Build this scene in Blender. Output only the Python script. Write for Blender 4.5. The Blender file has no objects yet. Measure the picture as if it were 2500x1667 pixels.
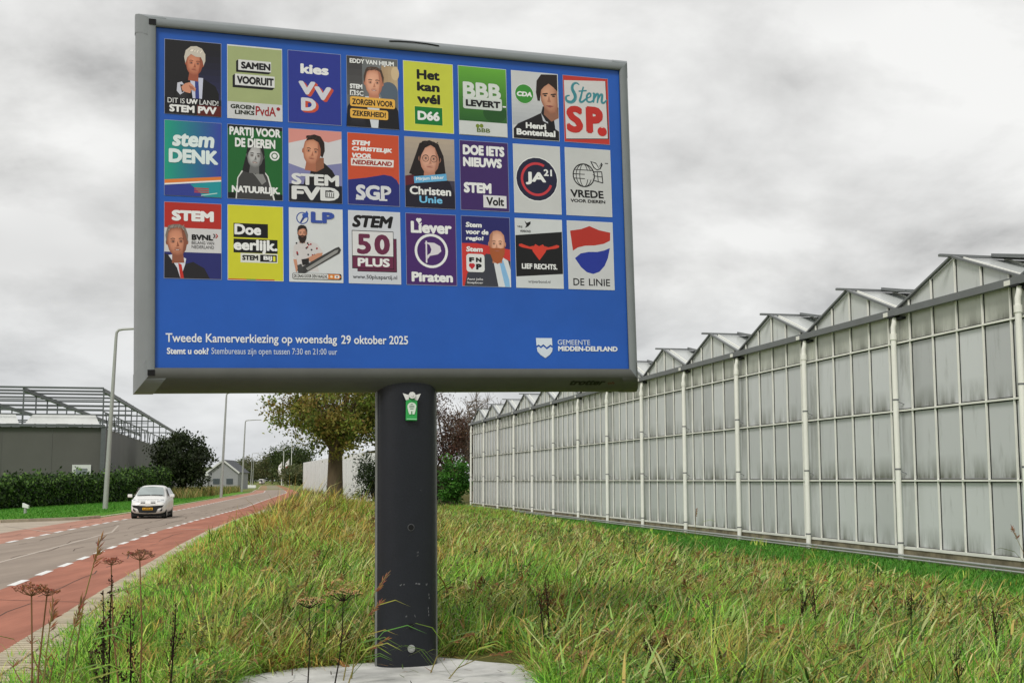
import bpy, math, random
import numpy as np
from mathutils import Vector, Matrix
R = math.radians
S = bpy.context.scene
COL = S.collection
random.seed(7)
rng = np.random.default_rng(11)

# ------------------------------------------------------------------ camera, sky, sun, exposure
EYE = 1.69
cam = bpy.data.cameras.new('camera'); cam.sensor_width = 36.0; cam.lens = 43.2
cam.clip_start = 0.1; cam.clip_end = 6000
camo = bpy.data.objects.new('camera', cam); COL.objects.link(camo)
camo.location = (0, 0, EYE); camo.rotation_euler = (R(90) + math.atan(339/3000), 0, 0)
S.camera = camo

SUN_EL, SUN_AZ = R(48), R(205)            # azimuth from +Y clockwise: behind the camera, a little to its left
w = bpy.data.worlds.new('World'); S.world = w; w.use_nodes = True
nt = w.node_tree; nt.nodes.clear(); N = nt.nodes.new; K = nt.links.new
wo = N('ShaderNodeOutputWorld'); bg = N('ShaderNodeBackground'); bg.inputs['Strength'].default_value = 0.1
sky = N('ShaderNodeTexSky'); sky.sky_type = 'NISHITA'; sky.sun_disc = False
sky.sun_elevation = SUN_EL; sky.sun_rotation = SUN_AZ; sky.dust_density = 2.0
tc = N('ShaderNodeTexCoord'); sep = N('ShaderNodeSeparateXYZ'); K(tc.outputs['Generated'], sep.inputs[0])
mz = N('ShaderNodeMath'); mz.operation = 'MAXIMUM'; mz.inputs[1].default_value = 0.0; K(sep.outputs['Z'], mz.inputs[0])
az = N('ShaderNodeMath'); az.operation = 'ADD'; az.inputs[1].default_value = 0.34; K(mz.outputs[0], az.inputs[0])
def div(a):
    d = N('ShaderNodeMath'); d.operation = 'DIVIDE'; K(a, d.inputs[0]); K(az.outputs[0], d.inputs[1]); return d.outputs[0]
cmb = N('ShaderNodeCombineXYZ'); K(div(sep.outputs['X']), cmb.inputs[0]); K(div(sep.outputs['Y']), cmb.inputs[1])
def wnoise(scale, detail, rough, off, stretch=(1, 1, 1)):
    mp = N('ShaderNodeMapping'); mp.inputs['Location'].default_value = off; mp.inputs['Scale'].default_value = stretch
    K(cmb.outputs[0], mp.inputs[0])
    n = N('ShaderNodeTexNoise'); n.inputs['Scale'].default_value = scale; n.inputs['Detail'].default_value = detail
    n.inputs['Roughness'].default_value = rough; n.inputs['Distortion'].default_value = 0.15; K(mp.outputs[0], n.inputs['Vector']); return n.outputs['Fac']
n1 = wnoise(2.6, 9, 0.56, (2.4, 6.8, 0)); n2 = wnoise(0.95, 4, 0.5, (6.1, 8.8, 0))
r1 = N('ShaderNodeValToRGB'); K(n1, r1.inputs[0])
r1.color_ramp.elements[0].position = 0.34; r1.color_ramp.elements[0].color = (3.55, 3.52, 3.47, 1)
r1.color_ramp.elements[1].position = 0.60; r1.color_ramp.elements[1].color = (6.7, 6.67, 6.58, 1)
e = r1.color_ramp.elements.new(0.46); e.color = (5.25, 5.22, 5.14, 1)
r2 = N('ShaderNodeValToRGB'); K(n2, r2.inputs[0])
r2.color_ramp.elements[0].position = 0.37; r2.color_ramp.elements[0].color = (0.77, 0.77, 0.77, 1)
r2.color_ramp.elements[1].position = 0.6; r2.color_ramp.elements[1].color = (1.06, 1.06, 1.05, 1)
mul = N('ShaderNodeMix'); mul.data_type = 'RGBA'; mul.blend_type = 'MULTIPLY'; mul.inputs['Factor'].default_value = 1.0
K(r1.outputs[0], mul.inputs['A']); K(r2.outputs[0], mul.inputs['B'])
# pale break in the cloud low over the horizon
rh = N('ShaderNodeMapRange'); rh.inputs['From Min'].default_value = 0.0; rh.inputs['From Max'].default_value = 0.16
rh.inputs['To Min'].default_value = 0.55; rh.inputs['To Max'].default_value = 0.0; K(sep.outputs['Z'], rh.inputs['Value'])
low = N('ShaderNodeMix'); low.data_type = 'RGBA'; K(rh.outputs[0], low.inputs['Factor'])
K(mul.outputs['Result'], low.inputs['A']); low.inputs['B'].default_value = (5.5, 5.8, 6.2, 1)
mx = N('ShaderNodeMix'); mx.data_type = 'RGBA'; mx.inputs['Factor'].default_value = 0.96
K(sky.outputs[0], mx.inputs['A']); K(low.outputs['Result'], mx.inputs['B'])
K(mx.outputs['Result'], bg.inputs['Color']); K(bg.outputs[0], wo.inputs[0])

sl = bpy.data.lights.new('sun', 'SUN'); sl.energy = 1.5; sl.angle = R(16); sl.color = (1.0, 0.965, 0.91)
so = bpy.data.objects.new('sun', sl); COL.objects.link(so)
sd = Vector((math.sin(SUN_AZ)*math.cos(SUN_EL), math.cos(SUN_AZ)*math.cos(SUN_EL), math.sin(SUN_EL)))
so.rotation_euler = sd.to_track_quat('Z', 'Y').to_euler(); so.location = (0, -20, 40)
S.view_settings.view_transform = 'Standard'; S.view_settings.look = 'None'
S.view_settings.exposure = 0.42; S.view_settings.gamma = 1.0; S.view_settings.use_curve_mapping = False

# ------------------------------------------------------------------ helpers
def lin(c):
    return tuple(((x/255)/12.92 if x <= 10 else ((x/255+0.055)/1.055)**2.4) for x in c)
MATS = {}
def mat(name, col, rough=0.7, spec=0.3, metal=0.0, var=0.0, scale=6.0, bump=0.0, bscale=None, stretch=(1, 1, 1), attr=False, trans=0.0):
    """Principled material; noise varies the colour by +-var, bump adds fine relief; attr reads the face colours."""
    if name in MATS: return MATS[name]
    m = bpy.data.materials.new(name); m.use_nodes = True; t = m.node_tree; b = t.nodes['Principled BSDF']
    b.inputs['Roughness'].default_value = rough; b.inputs['Specular IOR Level'].default_value = spec; b.inputs['Metallic'].default_value = metal
    src = None
    if attr:
        a = t.nodes.new('ShaderNodeAttribute'); a.attribute_name = 'Col'; src = a.outputs['Color']
    co = t.nodes.new('ShaderNodeTexCoord'); mp = t.nodes.new('ShaderNodeMapping'); mp.inputs['Scale'].default_value = stretch
    t.links.new(co.outputs['Object'], mp.inputs[0])
    if var > 0:
        n = t.nodes.new('ShaderNodeTexNoise'); n.inputs['Scale'].default_value = scale; n.inputs['Detail'].default_value = 7; n.inputs['Roughness'].default_value = 0.62
        t.links.new(mp.outputs[0], n.inputs['Vector'])
        mr = t.nodes.new('ShaderNodeMapRange'); mr.inputs['From Min'].default_value = 0.3; mr.inputs['From Max'].default_value = 0.7
        mr.inputs['To Min'].default_value = 1-var; mr.inputs['To Max'].default_value = 1+var; t.links.new(n.outputs['Fac'], mr.inputs[0])
        mm = t.nodes.new('ShaderNodeMix'); mm.data_type = 'RGBA'; mm.blend_type = 'MULTIPLY'; mm.inputs['Factor'].default_value = 1
        if src: t.links.new(src, mm.inputs['A'])
        else: mm.inputs['A'].default_value = (*col, 1)
        t.links.new(mr.outputs[0], mm.inputs['B']); src = mm.outputs['Result']
    if src: t.links.new(src, b.inputs['Base Color'])
    else: b.inputs['Base Color'].default_value = (*col, 1)
    if bump > 0:
        n = t.nodes.new('ShaderNodeTexNoise'); n.inputs['Scale'].default_value = bscale or scale*4; n.inputs['Detail'].default_value = 5
        t.links.new(mp.outputs[0], n.inputs['Vector'])
        bp = t.nodes.new('ShaderNodeBump'); bp.inputs['Strength'].default_value = bump; bp.inputs['Distance'].default_value = 0.02
        t.links.new(n.outputs['Fac'], bp.inputs['Height']); t.links.new(bp.outputs[0], b.inputs['Normal'])
    if trans > 0:                                       # thin leaves let some light through
        o = t.nodes['Material Output']; tr = t.nodes.new('ShaderNodeBsdfTranslucent'); ms = t.nodes.new('ShaderNodeMixShader')
        ms.inputs[0].default_value = trans
        if src: t.links.new(src, tr.inputs[0])
        else: tr.inputs[0].default_value = (*col, 1)
        t.links.new(b.outputs[0], ms.inputs[1]); t.links.new(tr.outputs[0], ms.inputs[2]); t.links.new(ms.outputs[0], o.inputs[0])
    MATS[name] = m; return m

def wloc(o):
    v = Vector((0, 0, 0))
    while o is not None: v = v + Vector(o.location); o = o.parent
    return v

class MB:
    """collects geometry in world coordinates and links it as one mesh object"""
    def __init__(s): s.v = []; s.f = []; s.c = []; s.smooth = []; s.mi = []
    def add(s, vs, fs, col=None, smooth=False, mi=0):
        b = len(s.v); s.v.extend([tuple(p) for p in vs])
        for f in fs: s.f.append([i+b for i in f]); s.c.append(col); s.smooth.append(smooth); s.mi.append(mi)
    def poly(s, vs, col=None, mi=0): s.add(vs, [list(range(len(vs)))], col, False, mi)
    def box(s, c, size, ax=None, col=None, mi=0):
        x, y, z = [k/2 for k in size]; c = Vector(c)
        ax = ax or (Vector((1, 0, 0)), Vector((0, 1, 0)), Vector((0, 0, 1)))
        vs = [c+ax[0]*(x*a)+ax[1]*(y*b)+ax[2]*(z*d) for a in (-1, 1) for b in (-1, 1) for d in (-1, 1)]
        s.add(vs, [(0, 1, 3, 2), (4, 6, 7, 5), (0, 4, 5, 1), (2, 3, 7, 6), (0, 2, 6, 4), (1, 5, 7, 3)], col, False, mi)
    def bar(s, p0, p1, wd, ht, up=(0, 0, 1), col=None, mi=0):
        p0, p1 = Vector(p0), Vector(p1); d = p1-p0; L = d.length
        if L < 1e-6: return
        d /= L; sx = d.cross(Vector(up))
        if sx.length < 1e-4: sx = d.cross(Vector((1, 0, 0)))
        sx.normalize(); u = sx.cross(d)
        s.box((p0+p1)/2, (L, wd, ht), (d, sx, u), col, mi)
    def tube(s, pts, rad, n=8, col=None, cap=True, mi=0, smooth=True):
        pts = [Vector(p) for p in pts]
        if not isinstance(rad, (list, tuple)): rad = [rad]*len(pts)
        ref = None; vs = []
        for i, p in enumerate(pts):
            d = (pts[min(i+1, len(pts)-1)]-pts[max(i-1, 0)]).normalized()
            if ref is None:
                ref = d.cross(Vector((0.31, 0.9, 0.2)) if abs(d.y) < .9 else Vector((1, 0, 0))).normalized()
            a = (ref-d*ref.dot(d)).normalized(); b = d.cross(a); ref = a
            vs += [p+(a*math.cos(2*math.pi*k/n)+b*math.sin(2*math.pi*k/n))*rad[i] for k in range(n)]
        fs = [(i*n+k, i*n+(k+1) % n, (i+1)*n+(k+1) % n, (i+1)*n+k) for i in range(len(pts)-1) for k in range(n)]
        s.add(vs, fs, col, smooth, mi)
        if cap:
            s.add(vs[:n], [list(range(n))[::-1]], col, False, mi); s.add(vs[-n:], [list(range(n))], col, False, mi)
    def build(s, name, m, parent=None, bevel=0.0, subsurf=0, kind=None):
        me = bpy.data.meshes.new(name); off = wloc(parent) if parent else Vector((0, 0, 0))
        me.from_pydata([(v[0]-off.x, v[1]-off.y, v[2]-off.z) for v in s.v], [], s.f)
        for k in (m if isinstance(m, (list, tuple)) else [m]): me.materials.append(k)
        me.polygons.foreach_set('use_smooth', s.smooth); me.polygons.foreach_set('material_index', s.mi)
        if any(c is not None for c in s.c):
            ca = me.color_attributes.new('Col', 'FLOAT_COLOR', 'CORNER'); arr = []
            for f, c in zip(s.f, s.c):
                if isinstance(c, list):
                    for q in c: arr += [*q, 1.0]
                else: arr += [*(c or (.5, .5, .5)), 1.0]*len(f)
            ca.data.foreach_set('color', arr)
        me.update()
        o = bpy.data.objects.new(name, me); COL.objects.link(o)
        if parent: o.parent = parent
        if bevel:
            b = o.modifiers.new('bevel', 'BEVEL'); b.width = bevel; b.segments = 2; b.limit_method = 'ANGLE'
        if subsurf:
            q = o.modifiers.new('sub', 'SUBSURF'); q.levels = subsurf; q.render_levels = subsurf
        if kind: o['kind'] = kind
        return o
def thing(name, label, cat, loc, group=None):
    o = bpy.data.objects.new(name, None); COL.objects.link(o); o.location = loc; o['label'] = label; o['category'] = cat
    o.empty_display_size = 0.2
    if group: o['group'] = group
    return o
def tag(o, label, cat, group=None):
    o['label'] = label; o['category'] = cat
    if group: o['group'] = group
    return o
def dup(root, loc, label, rotz=0.0):
    r = root.copy(); COL.objects.link(r); r.location = loc; r.rotation_euler = (0, 0, rotz); r['label'] = label
    for ch in list(root.children):
        c = ch.copy(); COL.objects.link(c); c.parent = r
        for g in ch.children:
            d = g.copy(); COL.objects.link(d); d.parent = c
    return r
def lerp(a, b, t): return a+(b-a)*t
_ph = [(random.uniform(0, 6.28), random.uniform(0, 6.28), random.uniform(0, 3.14)) for _ in range(24)]
def pnoise(x, y, sc, k=0):
    """smooth patchy noise 0..1 (numpy ok)"""
    a = 0
    for i in range(6):
        p = _ph[(i+k*5) % 24]; f = sc*(1.0+0.55*i)
        a = a+np.sin(f*(x*math.cos(p[2])+y*math.sin(p[2]))+p[0]+1.7*np.sin(f*.6*(y*math.cos(p[1])-x*math.sin(p[1]))+p[1]))/(1+0.3*i)
    return np.clip(0.5+a*0.2, 0, 1)

# ------------------------------------------------------------------ the lie of the land
EY = [-40, -6, 6.5, 12.35, 15.15, 19.31, 24.39, 33.21, 42.11, 52.32, 77.8, 106, 149, 174, 210, 250, 300, 340, 411, 604, 1200]
EX = [6.5, -1.5, -3.95, -5.04, -5.57, -6.35, -7.27, -8.85, -10.33, -11.81, -15.2, -19.6, -26.2, -30.0, -37.0, -44.6, -54.6, -62.6, -76.6, -118.5, -250]
def ER(y): return np.interp(y, EY, EX)
GD = Vector((-0.2028, 0.9792, 0)); GE = Vector((0.9792, 0.2028, 0)); G0 = Vector((10.03, 31.63, 0)); BAY = 5.35
def dwall(x, y): return (x-G0.x)*GE.x+(y-G0.y)*GE.y          # negative on the camera's side of the long glass wall
def sstep(a, b, t):
    t = np.clip((t-a)/(b-a), 0, 1); return t*t*(3-2*t)
def gh(x, y):
    """ground height"""
    x = np.asarray(x, float); y = np.asarray(y, float)
    dr = x-ER(y)
    db = np.interp(y, [41, 44.5, 50, 53.9, 56.2], [-36, -27, -20.6, -18.75, -18.7])-0.9
    onroad = (dr > -7.5) & (dr < 0.75) | ((y < 57) & (x > db) & (dr < 0))
    hump = np.exp(-((x+6.4)/3.1)**2-((y-38)/13)**2)
    h = 0.68*hump+0.16*np.exp(-((x-1)/5)**2-((y-22)/9)**2)
    h = h*sstep(0.7, 3.4, dr)
    h = h-0.34*sstep(-13, -5, dwall(x, y))*sstep(0.7, 3.0, dr)*(y < 130)
    h = h+np.where(dr < -7.5, 0.05, 0)
    return np.where(onroad, -0.045, h)

def grid_ground():
    xs = np.concatenate([[-3500, -1500, -700, -350], np.arange(-180, -40, 10), np.arange(-40, -20, 0.8), np.arange(-20, 24, 0.6), np.arange(24, 60, 6), [80, 140, 350, 700, 1500, 3500]])
    ys = np.concatenate([[-400, -120, -40], np.arange(-10, 6, 2), np.arange(6, 70, 0.7), np.arange(70, 130, 3), np.arange(130, 420, 12), [480, 600, 800, 1200, 2000, 3500, 5000]])
    X, Y = np.meshgrid(xs, ys); Z = gh(X, Y)
    nx, ny = len(xs), len(ys)
    me = bpy.data.meshes.new('ground')
    fs = [(j*nx+i, j*nx+i+1, (j+1)*nx+i+1, (j+1)*nx+i) for j in range(ny-1) for i in range(nx-1)]
    V = np.stack([X, Y, Z], -1).reshape(-1, 3)
    me.from_pydata(V.tolist(), [], fs)
    x, y = V[:, 0], V[:, 1]; dr = x-ER(y)
    p = pnoise(x, y, 0.9, 0)[:, None]; q = pnoise(x, y, 0.23, 1)[:, None]
    wild = np.array(lin((74, 84, 38)))*(1-p)+np.array(lin((98, 90, 52)))*p
    lawn = np.array(lin((84, 132, 42)))*(1-q)+np.array(lin((104, 150, 56)))*q
    far = np.array(lin((112, 122, 66)))
    k = ((dr < -6.5) & (y < 190))[:, None]
    c = np.where(k, lawn, wild)
    c = np.where(((dwall(x, y) > -4.6) & (dwall(x, y) < 1) & (y < 66) & (dr > 0))[:, None], lawn*0.9, c)
    c = np.where((y > 190)[:, None], far, c)
    ca = me.color_attributes.new('Col', 'FLOAT_COLOR', 'POINT')
    ca.data.foreach_set('color', np.concatenate([c, np.ones((len(c), 1))], 1).ravel())
    me.polygons.foreach_set('use_smooth', [True]*len(fs))
    me.materials.append(mat('ground_turf', (0, 0, 0), 0.95, 0.1, var=0.35, scale=5.0, bump=0.6, bscale=14, attr=True))
    o = bpy.data.objects.new('ground', me); COL.objects.link(o); o['kind'] = 'structure'
grid_ground()

def ribbon(name, o0, o1, z, m, y0=-40, y1=1200, kind='structure', step=2.0):
    mb = MB(); y = y0; ys = []
    while y < y1: ys.append(y); y += step if y < 130 else step*5
    ys.append(y1)
    vs = []
    for yy in ys: vs += [(float(ER(yy))+o0, yy, z), (float(ER(yy))+o1, yy, z)]
    mb.add(vs, [(2*i, 2*i+1, 2*i+3, 2*i+2) for i in range(len(ys)-1)])
    return mb.build(name, m, kind=kind)
M_asph = mat('asphalt', lin((152, 139, 127)), 0.88, 0.22, var=0.17, scale=1.3, bump=0.35, bscale=60, stretch=(1.6, .13, 1))
M_red = mat('red_asphalt', lin((166, 110, 91)), 0.9, 0.2, var=0.27, scale=1.3, bump=0.3, bscale=60, stretch=(1.3, .2, 1))
M_drive = mat('worn_asphalt', lin((176, 164, 148)), 0.9, 0.2, var=0.14, scale=0.9, bump=0.3, bscale=50)
M_mark = mat('road_paint', (0.82, 0.82, 0.8), 0.6, 0.3, var=0.12, scale=9)
M_seam = mat('pale_joint', lin((188, 176, 164)), 0.8, 0.2, var=0.1)
M_kerb = mat('kerb_concrete', lin((182, 172, 152)), 0.9, 0.2, var=0.2, scale=3, bump=0.3)
ribbon('road', -4.85, -1.6, 0.0, M_asph)
ribbon('cycle_lane', -1.6, 0.0, 0.0, M_red)
ribbon('cycle_lane', -6.5, -4.85, 0.0, mat('faded_red_asphalt', lin((174, 130, 113)), 0.9, 0.2, var=0.24, scale=1.1, bump=0.3, bscale=60, stretch=(1.2, .25, 1)))
ribbon('kerb', -6.72, -6.5, 0.03, M_kerb, y0=56)
def dashes():
    mb = MB()
    for off, y0 in ((-1.6, 20.2), (-4.85, 21.1)):
        for i in range(-12, 85):
            y = y0+i*2.17
            if y < 2 or (off == -1.6 and 41.3 < y < 43.5): continue
            x0, x1 = float(ER(y))+off, float(ER(y+1.15))+off
            wd = 0.07
            mb.poly([(x0-wd, y, .004), (x0+wd, y, .004), (x1+wd, y+1.15, .004), (x1-wd, y+1.15, .004)])
    mb.build('road_markings', M_mark, kind='structure')
    mb = MB()
    def strip(a, b, wd):
        a, b = Vector(a), Vector(b); d = (b-a).normalized(); s = Vector((d.y, -d.x, 0))*wd/2
        mb.poly([a-s, a+s, b+s, b-s])
    strip((-10.6, 25.6, .004), (-13.2, 41.0, .004), .09); strip((-13.2, 41.0, .004), (-14.9, 47, .004), .06)
    strip((-11.75, 43.6, .005), (-10.5, 43.0, .005), .12); strip((-19.0, 46.5, .005), (-14.6, 40, .005), .07)
    mb.build('road_joints', M_seam, kind='structure')
    mb = MB(); rr = random.Random(2)                            # hairline cracks and patched joints
    for off, ya, yb in ((-.75, 12, 40), (-3.2, 16, 70), (-2.3, 30, 95), (-4.2, 22, 50), (-5.6, 36, 80)):
        y = ya; o = off
        while y < yb:
            L = rr.uniform(.5, 1.6); o2 = off+(o-off)*.8+rr.gauss(0, .07); t = .012+.0004*y
            if rr.random() < .8: strip((float(ER(y))+o, y, .003), (float(ER(y+L))+o2, y+L, .003), t)
            o = o2; y += L
    for y in (17.5, 26, 34, 52): strip((float(ER(y))-.03, y, .003), (float(ER(y+.4))-1.5, y+.4, .003), .025)
    mb.build('road_cracks', mat('tar_crack', lin((92, 78, 70)), .9, .2), kind='structure')
dashes()
mb = MB(); mb.poly([(float(ER(-20))-6.5, -20, -.004), (float(ER(25))-6.5, 25, -.004), (float(ER(40))-6.5, 40, -.004), (float(ER(50))-6.5, 50, -.004), (float(ER(56))-6.5, 56, -.004), (-18.7, 56.2, -.004), (-18.75, 53.9, -.004), (-20.6, 50, -.004), (-27, 44.5, -.004), (-36, 41, -.004), (-36, -20, -.004)][::-1])
d = mb.build('driveway', M_drive, kind='structure'); d.location.z = 0.0
mb = MB()
pl = [(-18.72, 56.2), (-18.75, 53.9), (-20.6, 50), (-27, 44.5), (-36, 41)]
for a, b in zip(pl, pl[1:]): mb.bar((*a, .05), (*b, .05), .16, .14)
mb.build('kerb', M_kerb, kind='structure')
# strip of slotted concrete tiles between the red lane and the verge
def tile_strip():
    mb = MB(); gap = lin((92, 84, 66)); y = 4.0
    M = mat('concrete_tiles', (0, 0, 0), 0.9, 0.2, var=0.16, scale=4, bump=0.3, attr=True)
    while y < 75:
        L = 0.30 if y < 30 else 0.6
        for k, (a, b) in enumerate(((0.02, .32), (.35, .65))):
            x0, x1 = float(ER(y)), float(ER(y+L)); c = lin(random.choice([(192, 180, 156), (184, 174, 152), (174, 164, 142)]))
            z = .012+.006*random.random()
            n = 2 if y < 30 else 1
            for q in range(n):
                ya = y+L*q/n+.012; yb = y+L*(q+1)/n-(.04 if y < 30 else .014)
                xa, xb = float(ER(ya)), float(ER(yb))
                mb.box(((xa+xb)/2+(a+b)/2, (ya+yb)/2, z-.03), (b-a, yb-ya, .06), (Vector((1, 0, 0)), Vector((xb-xa, yb-ya, 0)).normalized(), Vector((0, 0, 1))), c)
        y += L
    mb.build('tile_strip', M, kind='structure')
    ribbon('tile_bed', 0.0, 0.72, -0.012, mat('joint_soil', lin((98, 90, 68)), .95, .1, var=.3, scale=12), y0=0, y1=160)
tile_strip()

# ------------------------------------------------------------------ grass
def blades(name, x, y, z, L, wd, azim, lean, curl, col, m):
    n = len(x); seg = 3; V = np.zeros((n, 7, 3), np.float32)
    ux, uy = np.cos(azim), np.sin(azim); tw = rng.uniform(-1.0, 1.0, n); sx, sy = np.cos(azim+math.pi/2+tw), np.sin(azim+math.pi/2+tw)
    px, py, pz = x.copy(), y.copy(), z.copy()
    prof = (1.0, 0.9, 0.62)
    for i in range(4):
        if i < 3:
            h = wd*prof[i]/2
            V[:, 2*i] = np.stack([px-sx*h, py-sy*h, pz], 1); V[:, 2*i+1] = np.stack([px+sx*h, py+sy*h, pz], 1)
        else: V[:, 6] = np.stack([px, py, pz], 1)
        a = lean+curl*(i/2.0); ds = L/3
        px = px+ux*np.sin(a)*ds; py = py+uy*np.sin(a)*ds; pz = pz+np.cos(a)*ds
    pat = np.array([0, 1, 3, 2, 2, 3, 5, 4, 4, 5, 6]); loops = (pat[None]+7*np.arange(n)[:, None]).ravel()
    ls = (np.array([0, 4, 8])[None]+11*np.arange(n)[:, None]).ravel()
    me = bpy.data.meshes.new(name); me.vertices.add(7*n); me.loops.add(11*n); me.polygons.add(3*n)
    me.vertices.foreach_set('co', V.reshape(-1)); me.loops.foreach_set('vertex_index', loops.astype(np.int32))
    me.polygons.foreach_set('loop_start', ls.astype(np.int32))
    ca = me.color_attributes.new('Col', 'FLOAT_COLOR', 'POINT')
    C = np.ones((n, 7, 4), np.float32); C[:, :, :3] = col[:, None, :]
    ca.data.foreach_set('color', C.reshape(-1))
    me.materials.append(m); me.update(calc_edges=True); me.validate()
    o = bpy.data.objects.new(name, me); COL.objects.link(o); o['kind'] = 'stuff'
    return o
M_grass = mat('grass_blades', (0, 0, 0), 0.6, 0.25, attr=True, trans=0.16)
PAL = np.array([lin(c) for c in [(92, 164, 44), (142, 194, 68), (174, 188, 88), (184, 154, 76), (148, 114, 62), (42, 64, 22), (204, 192, 132)]])
SLAB = [(-2.3, 8.0), (-2.3, 10.72), (-1.95, 11.15), (-0.02, 12.2), (0.12, 11.7), (0.5, 8.0)]
def inslab(x, y):
    r = np.zeros(len(x), bool); n = len(SLAB)
    for i in range(n):
        (xa, ya), (xb, yb) = SLAB[i], SLAB[(i+1) % n]
        r ^= ((ya > y) != (yb > y)) & (x < (xb-xa)*(y-ya)/(yb-ya+1e-9)+xa)
    return r
def scatter(n, y0, y1, ex):
    """points over the verge between the tile strip and the glass wall, thinning out with distance"""
    u = rng.random(n); y = (y0**(1-ex)+(y1**(1-ex)-y0**(1-ex))*u)**(1/(1-ex))
    xl = np.maximum(ER(y)+0.40, -0.45*y-1); xr = np.minimum(G0.x+(y-G0.y)*(-GE.y/GE.x)-0.25, 0.52*y+2.2)
    x = xl+(xr-xl)*rng.random(n); ok = xr > xl
    x, y = x[ok], y[ok]; ok = ~inslab(x, y)
    return x[ok], y[ok]
def tint(x, y, weights, jit=(0.62, 1.32)):
    n = len(x); a = pnoise(x, y, 2.6, 0); b = pnoise(x, y, 1.0, 2); c = pnoise(x, y, 6.0, 3); h = np.exp(-((x+6.0)/4.5)**2-((y-38)/15)**2)
    W = np.stack([weights[i]*k for i, k in enumerate([0.1+3.2*(1-b)**2*(1-a)*(1-.8*h), 0.4+1.6*(1-b)*(1-.5*a), 0.3+1.0*b+h, 0.05+2.4*a*a*b+4.2*h, 0.01+3.6*a*a*a*b*b+1.9*h, 0.2+4.4*c*c*(1-.7*a), 0.15+0.8*a+1.4*h])], 1)
    W /= W.sum(1, keepdims=True); cs = W.cumsum(1); r = rng.random(n)[:, None]; k = np.minimum((r > cs).sum(1), 6)
    return PAL[k]*rng.uniform(*jit, n)[:, None]
def lawn_width(x, y): return np.where(y < 34, 4.4, np.interp(y, [34, 50, 70], [4.4, 2.4, 1.6]))+1.5*(pnoise(x, y, 0.5, 2)-.5)
def wild_zone(x, y):
    dr = x-ER(y); dw = -dwall(x, y)
    return ~((dr-0.62 < 1.3+1.7*pnoise(x, y, 0.5, 1)-0.02*y) | ((dw < lawn_width(x, y)) & (y < 75)))
def humpf(x, y): return np.exp(-((x+6.4)/3.4)**2-((y-38)/14)**2)
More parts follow.
